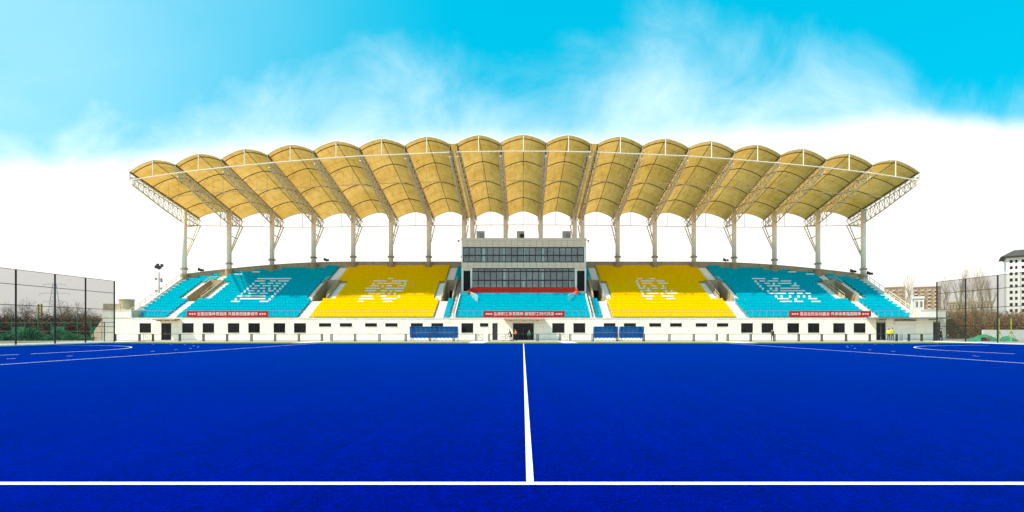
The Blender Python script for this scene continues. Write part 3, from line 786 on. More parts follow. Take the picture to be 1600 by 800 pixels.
for a, b, txt, lab in ((290.5, 418.5, '全面加强体育锻炼 共建美丽健康城市', 'red banner with white characters on the railing of the left blue block'),
                       (755, 882.5, '弘扬职工体育精神 展现职工时代风采', 'red banner with white characters on the railing above the central entrance'),
                       (1234, 1362.5, '喜迎全民运动盛会 传承体育强国精神', 'red banner with white characters on the railing of the right blue block')):
    X0, X1 = PX(a, WD), PX(b, WD); za, zb = PZ(494.8, WD), PZ(485.8, WD)
    t = thing('banner', lab, 'banner', ((X0 + X1) / 2, WD + .17, (za + zb) / 2), 0, 'red banners on the podium railing')
    hw, hh = (X1 - X0) / 2, (zb - za) / 2
    m = MB(); n = 40
    for k in range(n):
        p, q = -hw + 2 * hw * k / n, -hw + 2 * hw * (k + 1) / n; f1 = .012 * math.sin(p * 2.1); f2 = .012 * math.sin(q * 2.1)
        m.prism([(p, f1, -hh), (q, f2, -hh), (q, f2 + .01, -hh), (p, f1 + .01, -hh)], [(p, f1, hh), (q, f2, hh), (q, f2 + .01, hh), (p, f1 + .01, hh)])
    m.build('cloth', m_red, t)
    me = text_mesh('※※※ ' + txt + ' ※※※', .60); xs = [v_.co.x for v_ in me.vertices] or [0, 1]
    ys_ = [v_.co.y for v_ in me.vertices] or [0, 1]
    me.materials.clear(); me.materials.append(m_print)
    o = link('lettering', me, t, (0, -.03, -(max(ys_) + min(ys_)) / 2 * .9)); sx = 2 * (hw - .35) / (max(xs) - min(xs)); o.scale = (sx, .52 / (max(ys_) - min(ys_)), 1)
    o.rotation_euler = (R(90), 0, 0)

# ------------------------------------------------------------------ low railing in front of the wall
RD = 70.0
runs = [((180, 218, 239, 281, 318, 355, 393, 430, 467, 503), 'long dark railing left of the white path, before the left windows'),
        ((518, 555, 593, 634, 672, 709, 744), 'dark railing behind the left pair of blue shelters'),
        ((764, 801, 840, 875), 'short dark railing across the central entrance'),
        ((891, 926, 964, 1006, 1046, 1084, 1120), 'dark railing behind the right pair of blue shelters'),
        ((1137, 1173, 1210, 1248, 1284, 1322, 1359, 1401), 'long dark railing before the right row of square windows'),
        ((1420, 1440, 1460), 'short dark railing before the roller shutter')]
pmesh = MB().box(-.055, .055, -.045, .045, 0, .97).box(-.10, .10, -.08, .08, 0, .04).mesh('post', m_dark)
for pxs, lab in runs:
    t = thing('low_railing', lab, 'railing', (PX(pxs[0], RD), RD, 0), 0, 'low railings before the wall')
    x0 = PX(pxs[0], RD)
    for p in pxs:
        for dx in (-.09, .09): link('post', pmesh, t, (PX(p, RD) - x0 + dx, 0, 0))
    L_ = PX(pxs[-1], RD) - x0
    MB().tube((-.1, 0, .95), (L_ + .1, 0, .95), .03).build('top_rail', m_dark, t); MB().tube((0, 0, .13), (L_, 0, .13), .022).build('bottom_rail', m_dark, t)
gate = thing('railing_gate', 'small grey gate leaf standing open at the left end of the long railing', 'gate', (PX(229, 69.5), 69.5, 0), 0, 'open gate leaves of the low railings')
g = MB().path([(-.45, 0, .1), (-.45, 0, .95), (.3, .2, .95), (.3, .2, .1), (-.45, 0, .1)], .028); g.build('gate_frame', m_grey, gate)
g = MB(); g.tube((-.45, 0, .95), (.3, .2, .1), .02).tube((-.2, .07, .1), (-.2, .07, .95), .015).tube((.05, .13, .1), (.05, .13, .95), .015); g.build('gate_bar', m_grey, gate)
for x, rz, lab in ((752, .5, 'grey gate leaf swung open in the gap left of the narrow door'), (883, -.4, 'grey gate leaf swung open in the gap right of the central entrance'),
                   (1410, .3, 'grey gate leaf swung open before the roller shutter')):
    copy_thing(gate, (PX(x, 69.5), 69.5, 0), rz, lab)

# ------------------------------------------------------------------ team shelters
DD = 71.5
def shelter(label):
    t = thing('team_shelter', label, 'team shelter', (0, 0, 0), 0, 'blue team shelters beside the pitch')
    W, H = 3.22, 1.96
    prof = [(.85, .45), (.86, 1.0), (.80, 1.42), (.62, 1.72), (.32, 1.90), (-.05, H), (-.35, H + .01)]
    n = 5
    for k in range(n):
        a = -W / 2 + W * k / n + .02; b = -W / 2 + W * (k + 1) / n - .02; m = MB()
        for (y0, z0), (y1, z1) in zip(prof[:-1], prof[1:]):
            m.prism([(a, y0, z0), (b, y0, z0), (b, y0 + .02, z0 + .005), (a, y0 + .02, z0 + .005)], [(a, y1, z1), (b, y1, z1), (b, y1 + .02, z1 + .012), (a, y1 + .02, z1 + .012)])
        m.build('roof_panel', m_dug, t)
    for s in (-1, 1):
        x = s * W / 2; k = len(prof)
        m = MB().prism([(x - .01, y, z) for y, z in prof] + [(x - .01, -.1, .45)], [(x + .01, y, z) for y, z in prof] + [(x + .01, -.1, .45)])
        m.build('side_panel', m_dug, t)
    f = MB()
    for k in range(n + 1):
        x = -W / 2 + W * k / n; f.path([(x, y - .03, z - .01) for y, z in prof], .022, 5)
    for s in (-1, 1): f.path([(s * W / 2, .85, 0), (s * W / 2, .86, .5)], .03, 5).path([(s * W / 2, -.35, H), (s * W / 2, -.12, .9), (s * W / 2, -.1, .05), (s * W / 2, .85, .05)], .025, 5)
    f.build('frame', mat('shelter_frame', (.03, .16, .50), .4, .1, 3), t)
    MB().box(-W / 2 + .03, W / 2 - .03, .79, .82, 1.14, 1.20).build('cross_bar', mat('pale_bar', (.25, .50, .72), .4, .1, 3), t)
    sm = MB().prism([(-.20, -.02, .40), (.20, -.02, .40), (.20, .40, .42), (-.20, .40, .42)], [(-.20, -.02, .45), (.20, -.02, .45), (.20, .40, .47), (-.20, .40, .47)])
    sm.prism([(-.19, .36, .47), (.19, .36, .47), (.19, .40, .47), (-.19, .40, .47)], [(-.17, .46, .88), (.17, .46, .88), (.17, .50, .88), (-.17, .50, .88)])
    me = sm.mesh('seat', m_dugs)
    lg = MB().prism([(-.09, .0, .0), (.09, .0, .0), (.09, .35, .0), (-.09, .35, .0)], [(-.03, .02, .40), (.03, .02, .40), (.03, .3, .40), (-.03, .3, .40)]).mesh('seat_leg', m_seatw)
    for k in range(6):
        s_ = link('seat', me, t, (-W / 2 + .3 + (W - .6) * k / 5, .15, 0)); link('seat_leg', lg, s_)
    return t
sh = shelter('leftmost blue team shelter, joined to its neighbour left of the narrow door')
sh.location = (PX(659.5, DD), DD, 0)
for x, lab in ((696.5, 'blue team shelter second from the left, joined to the leftmost one'), (946.5, 'blue team shelter right of the central entrance, nearer to it'),
               (987, 'rightmost blue team shelter, beside a gap from its neighbour')):
    copy_thing(sh, (PX(x, DD), DD, 0), 0, lab)

# ------------------------------------------------------------------ floodlights on the parapet, mast
sp = None
for x, y, dd, lab in ((314, 425, 92.4, 'dark floodlight on the tan parapet beside the leftmost column'), (510, 410, 96.3, 'dark floodlight on the tan parapet above the left yellow block'),
                      (1134, 409.5, 96.3, 'dark floodlight on the tan parapet above the right yellow block'), (1333, 426, 92.4, 'dark floodlight on the tan parapet beside the rightmost column'),
                      (1359, 423, 91.4, 'dark floodlight on a bracket at the right end of the stand')):
    X = PX(x, dd); d = dback(X) + .1; X = PX(x, d); z = zramp(d) + .97
    if sp is None:
        sp = thing('floodlight', lab, 'floodlight', (X, d, z), 0, 'floodlights on the parapet'); s = sp
        MB().tube((0, 0, 0), (0, 0, .35), .05).build('stand', m_dark, s)
        MB().prism([(-.5, -.15, .2), (.1, -.2, .1), (.1, .1, .1), (-.5, .15, .2)], [(-.45, -.12, .75), (.05, -.2, .5), (.05, .1, .5), (-.45, .12, .75)]).build('lamp_head', m_black, s)
        MB().prism([(.15, -.2, .1), (.5, -.15, .12), (.5, .1, .12), (.15, .1, .1)], [(.15, -.2, .5), (.5, -.15, .45), (.5, .1, .45), (.15, .1, .5)]).build('lamp_head', m_black, s)
    else: copy_thing(sp, (X, d, z), random.uniform(-.3, .3), lab)
ms = thing('floodlight_mast', 'tall slim mast with lamps and loudspeakers behind the left end of the stand', 'mast', (PX(248.5, 130), 130, 0))
H = PZ(413, 130)
MB().tube((0, 0, 0), (0, 0, H - 2), .22, .12, n=8).tube((0, 0, H - 2), (0, 0, H + 1.5), .05, .03).build('pole', mat('mast_grey', (.42, .40, .36), .5, .1, 3), ms)
for dx, dz in ((-.7, -.6), (-.3, -.2), (.3, -.7), (.75, -.3), (0, -.9)):
    MB().box(dx - .22, dx + .22, -.3, .2, H + dz - .35, H + dz + .35).build('lamp', m_dark, ms)
for dx, dz in ((-.75, -3.6), (.55, -3.7), (-.7, -6.6), (.6, -4.2), (.5, -6.0)): MB().box(dx - .15, dx + .15, -.2, .2, H + dz - .25, H + dz + .25).tube((0, 0, H + dz), (dx, 0, H + dz), .04).build('loudspeaker', m_grey, ms)
MB().tube((-.9, 0, H - 1), (.9, 0, H - 1), .05).build('crossbar', m_grey, ms)

# ------------------------------------------------------------------ side fences
def side_fence(label, X, ys, H, s):
    t = thing('chain_link_fence', label, 'fence', (X, ys[0], 0))
    po = MB().tube((0, 0, 0), (0, 0, H), .075, n=8).mesh('post', m_black)
    for y in ys: link('post', po, t, (0, y - ys[0], 0))
    rl = MB().tube((0, 0, 0), (0, 1, 0), .032, n=5).mesh('rail', m_black)
    for a, b in zip(ys[:-1], ys[1:]):
        for fz in (1.0, .805, .535, .26, .012): link('rail', rl, t, (0, a - ys[0], H * fz), 0, (1, b - a, 1))
        n = MB().box(-.004, .004, a - ys[0], b - ys[0], .08, H - .04)
        n.build('wire_mesh', m_net, t)
    return t
side_fence('tall black wire fence at the left side of the pitch', -48.5, [40.3, 45.0, 50.2, 54.4, 58.2, 62.3], 7.3, -1)
side_fence('tall black wire fence at the right side of the pitch', 52.3, [45.6, 49.6, 53.6, 57.8, 62.0, 66.3], 7.55, 1)
gp = thing('fence_gate', 'low black wire gate closing the corner between the left fence and the stand', 'gate', (-49.5, 64, 0))
for x in (145.5, 163): MB().tube((PX(x, 64) + 49.5, 0, 0), (PX(x, 64) + 49.5, 0, 2.5), .05).build('post', m_black, gp)
MB().tube((PX(145.5, 64) + 49.5, 0, 2.45), (PX(177, 64) + 49.5, 0, 2.45), .035).tube((PX(145.5, 64) + 49.5, 0, 1.2), (PX(177, 64) + 49.5, 0, 1.2), .025).build('rail', m_black, gp)
# outside stair at the west end
sw = thing('outside_stair', 'concrete outside stair with a tan slanting balustrade at the left end of the stand', 'staircase', (PX(160, 78.5), 78.5, 0))
m = MB(); n = 12
for k in range(n): m.box(-1.45 + k * .115, -.05, 0, 1.4, k * .2, (k + 1) * .2)
m.build('steps', m_conc, sw)
MB().prism([(-1.5, -.12, .0), (-.05, -.12, .0), (-.05, 0, .0), (-1.5, 0, .0)], [(-1.5, -.12, .75), (-.05, -.12, 2.95), (-.05, 0, 2.95), (-1.5, 0, .75)]).build('balustrade', m_beige, sw)

# ------------------------------------------------------------------ people
def skin_mesh(name, V, E, rad, m, sub=1, root=0):
    me = bpy.data.meshes.new(name); me.from_pydata(V, E, []); o = bpy.data.objects.new(name, me); COL.objects.link(o)
    o.modifiers.new('skin', 'SKIN')
    for i, r_ in enumerate(rad):
        s = me.skin_vertices[0].data[i]; s.radius = (r_, r_) if not isinstance(r_, tuple) else r_; s.use_root = (i == root)
    sm = o.modifiers.new('sub', 'SUBSURF'); sm.levels = sub; sm.render_levels = sub
    dg = bpy.context.evaluated_depsgraph_get(); dg.update()
    out = bpy.data.meshes.new_from_object(o.evaluated_get(dg)); bpy.data.objects.remove(o)
    out.materials.clear(); out.materials.append(m); out.polygons.foreach_set('use_smooth', [True] * len(out.polygons)); return out
def person(label, loc, rotz, h, top, bottom, shoe, arms=((.26, -.02, 1.12), (.27, -.06, .86), (-.26, -.02, 1.12), (-.27, -.06, .86)), lean=0.0, stride=.06, hat=None, bag=False):
    """faces -Y before rotation; figure 1.75 m tall, scaled to h"""
    t = thing('person', label, 'person', loc, rotz); t.scale = (h / 1.75,) * 3
    Ln = lambda z: -lean * max(0, z - .95)
    rs, re, rw, ls, le, lw = (.19, Ln(1.42), 1.42), (arms[0][0], arms[0][1] + Ln(1.1), arms[0][2]), (arms[1][0], arms[1][1] + Ln(1.0), arms[1][2]), (-.19, Ln(1.42), 1.42), (arms[2][0], arms[2][1] + Ln(1.1), arms[2][2]), (arms[3][0], arms[3][1] + Ln(1.0), arms[3][2])
    V = [(0, 0, .95), (0, Ln(1.15), 1.15), (0, Ln(1.36), 1.36), (0, Ln(1.50), 1.50), (0, Ln(1.6) - .01, 1.60),
         rs, re, rw, ls, le, lw,
         (.095, 0, .90), (.11, -.02 - stride, .50), (.115, .02 - stride, .09), (.12, -.14 - stride, .035),
         (-.095, 0, .90), (-.11, -.02 + stride, .50), (-.115, .03 + stride, .09), (-.12, -.12 + stride, .035)]
    E = [(0, 1), (1, 2), (2, 3), (3, 4), (2, 5), (5, 6), (6, 7), (2, 8), (8, 9), (9, 10), (0, 11), (11, 12), (12, 13), (13, 14), (0, 15), (15, 16), (16, 17), (17, 18)]
    rd = [(.14, .10), (.125, .095), (.15, .105), .06, .055, .062, .045, .032, .062, .045, .032, .085, .06, .042, .04, .085, .06, .042, .04]
    body = skin_mesh('body', V, E, rd, m_skin)
    hb = MB(); hc = Vector((0, Ln(1.68) - .02, 1.655))
    hb.ball(hc, .075, .095, .115, 14, 10).ball(hc + Vector((0, -.098, -.005)), .014, .022, .024, 6, 4)
    for s in (-1, 1): hb.ball(hc + Vector((s * .077, .005, 0)), .012, .022, .03, 6, 4)
    hb.ball(hc + Vector((0, -.088, -.055)), .025, .012, .008, 6, 4)
    for (wx, wy, wz), (ex, ey, ez), s in ((rw, re, 1), (lw, le, -1)):
        W = Vector((wx, wy, wz)); dr = (W - Vector((ex, ey, ez))).normalized(); side = Vector((0, 1, 0)) if abs(dr.y) < .7 else Vector((0, 0, 1))
        pc = W + dr * .05; hb.ball(pc, .022, .042, .052, 8, 6)
        for q, ln in zip((-.03, -.01, .01, .03), (.060, .075, .072, .055)):
            b0 = pc + side * q + dr * .04; k1 = b0 + dr * ln * .55; k2 = k1 + (dr + Vector((-s * .5, 0, 0))).normalized() * ln * .5
            hb.tube(b0, k1, .0095, .009, 5).tube(k1, k2, .009, .007, 5)
        tb = pc - side * .035; hb.tube(tb, tb + (dr - side * .7).normalized() * .05, .011, .009, 5)
    hm = hb.mesh('hands', m_skin, True)
    bm = bmesh.new(); bm.from_mesh(body); bm.from_mesh(hm); bm.to_mesh(body); bm.free(); bpy.data.meshes.remove(hm)
    body.polygons.foreach_set('use_smooth', [True] * len(body.polygons))
    link('body', body, t)
    ey_ = MB()
    for s in (-1, 1): ey_.ball(hc + Vector((s * .03, -.085, .015)), .012, .010, .008, 6, 4)
    ey_.build('eyes', m_hair, t)
    hr = MB().ball(hc + Vector((0, .022, .03)), .083, .093, .10, 12, 8); hr.build('hair', m_hair, t, True)
    if hat: MB().ball(hc + Vector((0, .01, .055)), .092, .11, .075, 12, 6).tube(hc + Vector((0, -.02, .045)), hc + Vector((0, -.16, .035)), .07, .05, 6).build('cap', hat, t, True)
    J = [0, 1, 2, 3, 5, 6, 7, 8, 9, 10]; mp = {a: k for k, a in enumerate(J)}
    jr = {0: (.175, .135), 1: (.16, .125), 2: (.185, .14), 3: .075, 5: .085, 6: .068, 7: .055, 8: .085, 9: .068, 10: .055}
    jv = [list(V[a]) for a in J]; jv[0][2] = .88
    for a in (7, 10): jv[mp[a]] = list(Vector(V[a]).lerp(Vector(V[a - 1]), .12))
    link('jacket', skin_mesh('jacket', [tuple(q) for q in jv], [(mp[a], mp[b]) for a, b in E if a in mp and b in mp], [jr[a] for a in J], top), t)
    J = [0, 11, 12, 13, 15, 16, 17]; mp = {a: k for k, a in enumerate(J)}; jr = {0: (.15, .115), 11: .10, 12: .075, 13: .062, 15: .10, 16: .075, 17: .062}
    link('trousers', skin_mesh('trousers', [V[a] for a in J], [(mp[a], mp[b]) for a, b in E if a in mp and b in mp], [jr[a] for a in J], bottom), t)
    for a in (13, 17):
        p, q = Vector(V[a]), Vector(V[a + 1]); MB().ball(p.lerp(q, .5) + Vector((0, 0, -.012)), .052, .13, .05, 10, 6).build('shoe', shoe, t, True)
    if bag: MB().prism([(-.14, .13, 1.0), (.14, .13, 1.0), (.14, .27, 1.0), (-.14, .27, 1.0)], [(-.12, .13, 1.42), (.12, .13, 1.42), (.12, .22, 1.42), (-.12, .22, 1.42)]).build('backpack', m_black, t)
    return t
m_hi = mat('high_vis_yellow', (.62, .70, .02), .7, .1, 6); m_trn = mat('dark_trousers', (.03, .03, .04), .8, .2, 6); m_jk = mat('brown_coat', (.17, .12, .06), .85, .25, 6)
m_or = mat('orange_vest', (.72, .21, .02), .7, .1, 6); m_gnj = mat('green_jacket', (.02, .25, .12), .7, .1, 6); m_blk = mat('black_clothes', (.012, .012, .014), .8, .2, 6)
m_gryt = mat('grey_trousers', (.22, .22, .24), .8, .15, 6)
hips = ((.33, .03, 1.14), (.20, -.12, 1.00), (-.33, .03, 1.14), (-.20, -.12, 1.00))
fold = ((.27, -.05, 1.13), (.06, -.24, 1.16), (-.27, -.05, 1.13), (-.06, -.24, 1.12))
push = ((.25, -.16, 1.18), (.20, -.42, 1.06), (-.25, -.16, 1.18), (-.20, -.42, 1.06))
person('person in yellow jacket and grey trousers, right of two by the roller shutter', (PX(1394.5, 73.8), 73.8, 0), R(200), 1.78, m_hi, m_gryt, m_blk, fold, stride=.05)
person('person in yellow jacket and dark trousers, left of two near the dark door', (PX(1388.8, 73.5), 73.5, 0), R(150), 1.68, m_hi, m_trn, m_blk, stride=.03)
person('person in a brown coat standing before the square window with head bent', (PX(1207, 72.5), 72.5, 0), R(175), 1.60, m_jk, m_trn, m_blk, fold, lean=.12, bag=True)
person('person dressed all in black standing beside the door at the right end of the wall', (PX(1470, 65.5), 65.5, 0), R(40), 1.68, m_blk, m_blk, m_blk, hips, stride=.10, hat=m_blk)
person('person in an orange vest standing in front of the central glass doors', (PX(807, 73.0), 73.0, 0), R(-70), 1.58, m_or, m_blk, m_blk, push, lean=.25, stride=.12)
person('person in dark clothes leaning over the bicycle left of the orange vest', (PX(798.5, 72.6), 72.6, 0), R(-90), 1.62, m_blk, m_blk, m_blk, push, lean=.35, stride=.14)
person('person in a green jacket standing in the right half of the central doorway', (PX(827, 75.6), 75.6, 0), R(10), 1.45, m_gnj, m_trn, m_blk, stride=.03)
bc = thing('bicycle', 'small bicycle held up beside the central glass doors', 'bicycle', (PX(791.5, 72.6), 72.6, 0))
for x in (-.45, .45):
    wq = MB().ring((x, 0, .33), (0, 1, 0), .31, .025, 20, 5).build('wheel', m_black, bc)
    sp_ = MB()
    for k in range(8): sp_.tube((x, 0, .33), (x + .3 * math.cos(k * .785), 0, .33 + .3 * math.sin(k * .785)), .005, n=3)
    sp_.build('spokes', m_grey, wq)
MB().tube((-.45, 0, .33), (-.15, 0, .80), .02).tube((-.15, 0, .80), (.30, 0, .82), .02).tube((-.05, 0, .32), (-.18, 0, .92), .02).tube((-.05, 0, .32), (.30, 0, .80), .022).tube((-.45, 0, .33), (-.05, 0, .32), .018).tube((.45, 0, .33), (.27, 0, .98), .02).build('frame', mat('bicycle_brown', (.30, .15, .06), .4, .1, 4), bc)
MB().box(-.32, -.05, -.07, .07, .92, .97).build('saddle', m_black, bc); MB().tube((.27, -.26, 1.0), (.27, .26, 1.0), .018).build('handlebar', m_grey, bc)

# ------------------------------------------------------------------ trees
def branch_tree(seed, h, spread, up, twigs, lv=4):
    rnd = random.Random(seed); tr_, cr = MB(), MB()
    def grow(p, d, ln, r, lev):
        n = 3; q = p; dd = d.copy(); pts = []
        for k in range(n):
            q2 = q + dd * (ln / n); rr = r * (1 - .22 * k); r2 = r * (1 - .22 * (k + 1))
            (tr_ if lev == 0 else cr).tube(q, q2, rr, r2, n=7 if lev == 0 else (4 if lev == 1 else 3), caps=False)
            q = q2; pts.append((q.copy(), r2)); dd = (dd + Vector((rnd.uniform(-.14, .14), rnd.uniform(-.14, .14), .05 * up))).normalized()
        if lev >= lv: return
        nb_ = (twigs if lev else twigs + 3)
        for k in range(nb_):
            b_, br = pts[min(n - 1, int(rnd.uniform(.25 if lev == 0 else 0, 1) * n))]
            a = rnd.uniform(0, 6.283); out = Vector((math.cos(a), math.sin(a), 0)) * spread
            nd = (dd * up + out + Vector((0, 0, rnd.uniform(0, .3)))).normalized()
            grow(b_, nd, ln * rnd.uniform(.45, .68), br * .60 + .004, lev + 1)
        grow(q, dd, ln * .6, r * .40 + .012, lev + 1)
    grow(Vector((0, 0, -.1)), Vector((0, 0, 1)), h * .5, h * .020, 0)
    return tr_, cr
def make_tree(name, label, cat, seed, h, spread, up, twigs, mt, loc, group, lv=4):
    t = thing(name, label, cat, loc, 0, group); a, b = branch_tree(seed, h, spread, up, twigs, lv)
    a.build('trunk', m_bark, t); b.build('crown', mt, t); return t
GR = 'bare trees beyond the right fence'
tall = make_tree('bare_tree', 'tall pale bare poplar between the two brown apartment blocks', 'tree', 3, 22, .30, 1.25, 4, m_twigp, (PX(1420, 210), 210, 0), GR)
for k, (x, d, s, lab) in enumerate(((1478, 180, .85, 'pale bare poplar directly behind the corner post of the right fence'), (1499, 190, 1.0, 'pale bare poplar in the left bay of the right fence'),
        (1517, 185, .95, 'pale bare poplar just right of the middle post of the right fence'), (1532, 200, 1.06, 'tall pale bare poplar in the middle of the right fence bay'),
        (1549, 190, .92, 'pale bare poplar left of the right fence post by the white tower'), (1405, 230, .75, 'small pale bare poplar beside the left brown apartment block'),
        (1443, 220, .8, 'pale bare poplar before the right brown apartment block'))):
    copy_thing(tall, (PX(x, d), d, 0), k * 1.1, lab, (s, s, s))
GL = 'bare trees beyond the left fence'
lt = make_tree('bare_tree', 'spreading brown bare tree at the left edge, left of the first fence post', 'tree', 11, 9.5, .75, .7, 5, m_twig, (PX(10, 165), 165, 0), GL); lt.scale = (1.1, 1.1, 1.0)
for k, (x, d, s, lab) in enumerate(((38, 160, 1.05, 'spreading brown bare tree just right of the first fence post'), (54, 170, .9, 'brown bare tree left of the yellow mast'),
        (72, 165, .72, 'low brown bare tree between the yellow mast and the pylon'), (97, 165, 1.0, 'brown bare tree right of the pylon'), (110, 160, .9, 'brown bare tree between the pylon and the third fence post'),
        (122, 168, 1.0, 'brown bare tree left of the third fence post'), (140, 165, .78, 'low brown bare tree right of the third fence post'), (153, 150, .62, 'dark low bare tree beside the stair at the left end'))):
    copy_thing(lt, (PX(x, d), d, 0), k * .9, lab, (s * 1.15, s * 1.15, s * 1.02))
def leafy(name, label, cat, loc, rx, rz, n, m, group, seed):
    rnd = random.Random(seed); t = thing(name, label, cat, loc, 0, group); c = MB()
    cl_ = [(rnd.uniform(-rx, rx) * .8, rnd.uniform(-rx, rx) * .4, rnd.uniform(.15, .85) * rz) for _ in range(14)]
    for k in range(n):
        a = rnd.choice(cl_); r_ = rx * .30
        p = Vector((a[0] + rnd.gauss(0, r_), a[1] + rnd.gauss(0, r_), max(.03, a[2] + rnd.gauss(0, rz * .16))))
        q = Vector((rnd.uniform(-1, 1), rnd.uniform(-1, 1), rnd.uniform(-.3, 1))).normalized(); o_ = q.orthogonal(); e = q.cross(o_); s = rnd.uniform(.05, .13) * (rx ** .5)
        c.quad(p - o_ * s, p - e * s * .6, p + o_ * s, p + e * s * .6)
    c.build('foliage', m, t)
    st = MB()
    if rz > 3:
        tw = MB()
        for k in range(110):
            x, y = rnd.gauss(0, rx * .6), rnd.uniform(-.6, .6); z0 = rz * rnd.uniform(.4, .8); a = rnd.gauss(0, .25)
            p = Vector((x, y, z0)); q = p + Vector((a, rnd.gauss(0, .2), 1)).normalized() * rz * rnd.uniform(.25, .62); tw.tube(p, q, .035, .012, 3, False)
            r2 = p.lerp(q, .5); tw.tube(r2, r2 + Vector((rnd.gauss(0, .5), rnd.gauss(0, .2), rnd.uniform(.4, 1.2))), .02, .01, 3, False)
        tw.build('twig_spray', m_twig if 'russet' in label else m_bark, t)
    for k in range(5): st.tube((0, 0, 0), (rnd.uniform(-rx, rx) * .5, rnd.uniform(-.3, .3), rz * .7), .05, .02, 4)
    st.build('stem', m_bark, t); return t
m_shr = mat('russet_leaves', (.30, .165, .05), .9, .5, .9, trans=.2); m_shr2 = mat('olive_leaves', (.10, .085, .03), .9, .4, .9, trans=.2); m_grn = mat('green_leaves', (.05, .22, .085), .8, .5, .9, trans=.2)
shr = [leafy('shrub', 'large russet shrub beside the right end of the cream wall', 'shrub', (PX(1492, 92), 92, 0), 1.9, 4.4, 2600, m_shr, 'russet shrubs beyond the right fence', 1)]
for k, (x, d, s, sz, lab) in enumerate(((1508, 98, 1.1, 1.0, 'russet shrub behind the middle post of the right fence'), (1524, 95, 1.0, 1.02, 'russet shrub above the green tarpaulin mound'),
        (1541, 100, 1.15, 1.02, 'russet shrub in the middle of the right fence bay'), (1556, 96, .9, .95, 'russet shrub behind the last visible fence post'), (1572, 102, 1.2, 1.0, 'russet shrub between the two yellow green poles'),
        (1590, 98, 1.2, .98, 'russet shrub right of the yellow green poles'), (1610, 95, 1.2, 1.0, 'russet shrub at the right edge of the view'))):
    o = copy_thing(shr[0], (PX(x, d), d, 0), k * 1.3, lab, (s, s, sz * random.uniform(.92, 1.05)))
dk = leafy('shrub', 'dark evergreen shrub at the foot of the white apartment tower', 'shrub', (PX(1597, 110), 110, 0), 2.2, 4.2, 1800, mat('dark_leaves', (.035, .04, .02), .9, .4, .9), 'dark shrubs beyond the right fence', 5)
gl = leafy('bush', 'green bush at the left edge behind the wire fence', 'bush', (PX(6, 74), 74, 0), 1.3, 1.05, 900, m_grn, 'green bushes beyond the left fence', 9)
for k, (x, d, s, lab) in enumerate(((26, 76, 1.0, 'green bush behind the first fence post on the left'), (42, 73, 1.35, 'tall green bush between the first two fence posts'), (58, 76, 1.0, 'green bush under the yellow mast'),
        (74, 74, .95, 'green bush left of the second fence post'), (96, 75, 1.15, 'green bush right of the second fence post'), (114, 74, 1.1, 'green bush left of the third fence post'), (136, 75, .95, 'green bush beside the low gate'))):
    copy_thing(gl, (PX(x, d), d, 0), k * .8, lab, (.8, .8, s * (.55 + .35 * ((k * 5) % 3))))
rs_ = leafy('shrub', 'low russet brush behind the green court fence at the left edge', 'shrub', (PX(4, 110), 110, 0), 3.0, 3.9, 2200, mat('dark_russet', (.19, .085, .04), .9, .5, .7), 'russet brush beyond the left fence', 21)
for k, (x, s, lab) in enumerate(((30, 1.0, 'low russet brush right of the first fence post'), (54, .95, 'low russet brush beneath the yellow mast'), (78, 1.0, 'low russet brush at the foot of the pylon'),
        (102, 1.02, 'low russet brush between the second and third fence posts'), (124, 1.0, 'low russet brush left of the third fence post'), (146, .95, 'low russet brush beside the outside stair'))):
    copy_thing(rs_, (PX(x, 112), 112, 0), k, lab, (1, 1, s))
# green court fence beyond the left fence
cf = thing('court_fence', 'green framed netting fence of a court behind the tall left fence', 'fence', (-86, 82, 0))
for k in range(13):
    x = k * 2.05; MB().tube((x, 0, 0), (x, 0, 2.9 + (1.2 if k in (2, 5, 8) else 0)), .07).build('post', m_greenp, cf)
    if k < 12 and k % 3 == 0: MB().box(x + .08, x + 1.97, -.006, .006, .1, 2.0 + .5 * ((k * 7) % 3) / 2).build('net_panel', m_gnet, cf)
for z in (.1, 1.3, 2.6): MB().tube((0, 0, z), (24.6, 0, z), .035).build('rail', m_greenp, cf)
wallb = MB().box(0, 0, 0, 0, 0, 0)
# yellow mast, pylon
ym = thing('yellow_mast', 'yellow twin column mast above the bare trees on the left', 'mast', (PX(62.5, 190), 190, 0))
Hm = PZ(475, 190); m_ylw = mat('yellow_paint', (.55, .33, .03), .6, .2, 2)
for s in (-1, 1): MB().tube((s * .55, 0, 0), (s * .55, 0, Hm), .28, n=6).build('column', m_ylw, ym)
q = MB()
for k in range(9): q.tube((-.55, 0, Hm * k / 9), (.55, 0, Hm * (k + 1) / 9), .1, n=4)
q.build('brace', m_ylw, ym)
py = thing('power_pylon', 'pale grey lattice power pylon behind the second fence post on the left', 'pylon', (PX(85, 420), 420, 0))
m_pyl = mat('pylon_grey', (.50, .51, .52), .7, .05, .5); Hp = PZ(443, 420); p = MB(); wd = lambda z: 3.2 * (1 - z / Hp) + .7
for k in range(12):
    za, zb = Hp * k / 12, Hp * (k + 1) / 12
    for sx in (-1, 1):
        for sy in (-1, 1): p.tube((sx * wd(za), sy * wd(za), za), (sx * wd(zb), sy * wd(zb), zb), .20, n=4)
        p.tube((sx * wd(za), -wd(za), za), (-sx * wd(zb), -wd(zb), zb), .11, n=4)
p.build('tower', m_pyl, py)
for z, ln in ((Hp * .98, 9), (Hp * .79, 12), (Hp * .62, 10)):
    a = MB()
    for s in (-1, 1): a.tube((0, 0, z), (s * ln, 0, z), .22, .10, n=4).tube((0, 0, z + 1.6), (s * ln, 0, z), .11, n=4).tube((s * ln, 0, z), (s * ln, 0, z - 1.6), .09, n=4)
    a.build('cross_arm', m_pyl, py)
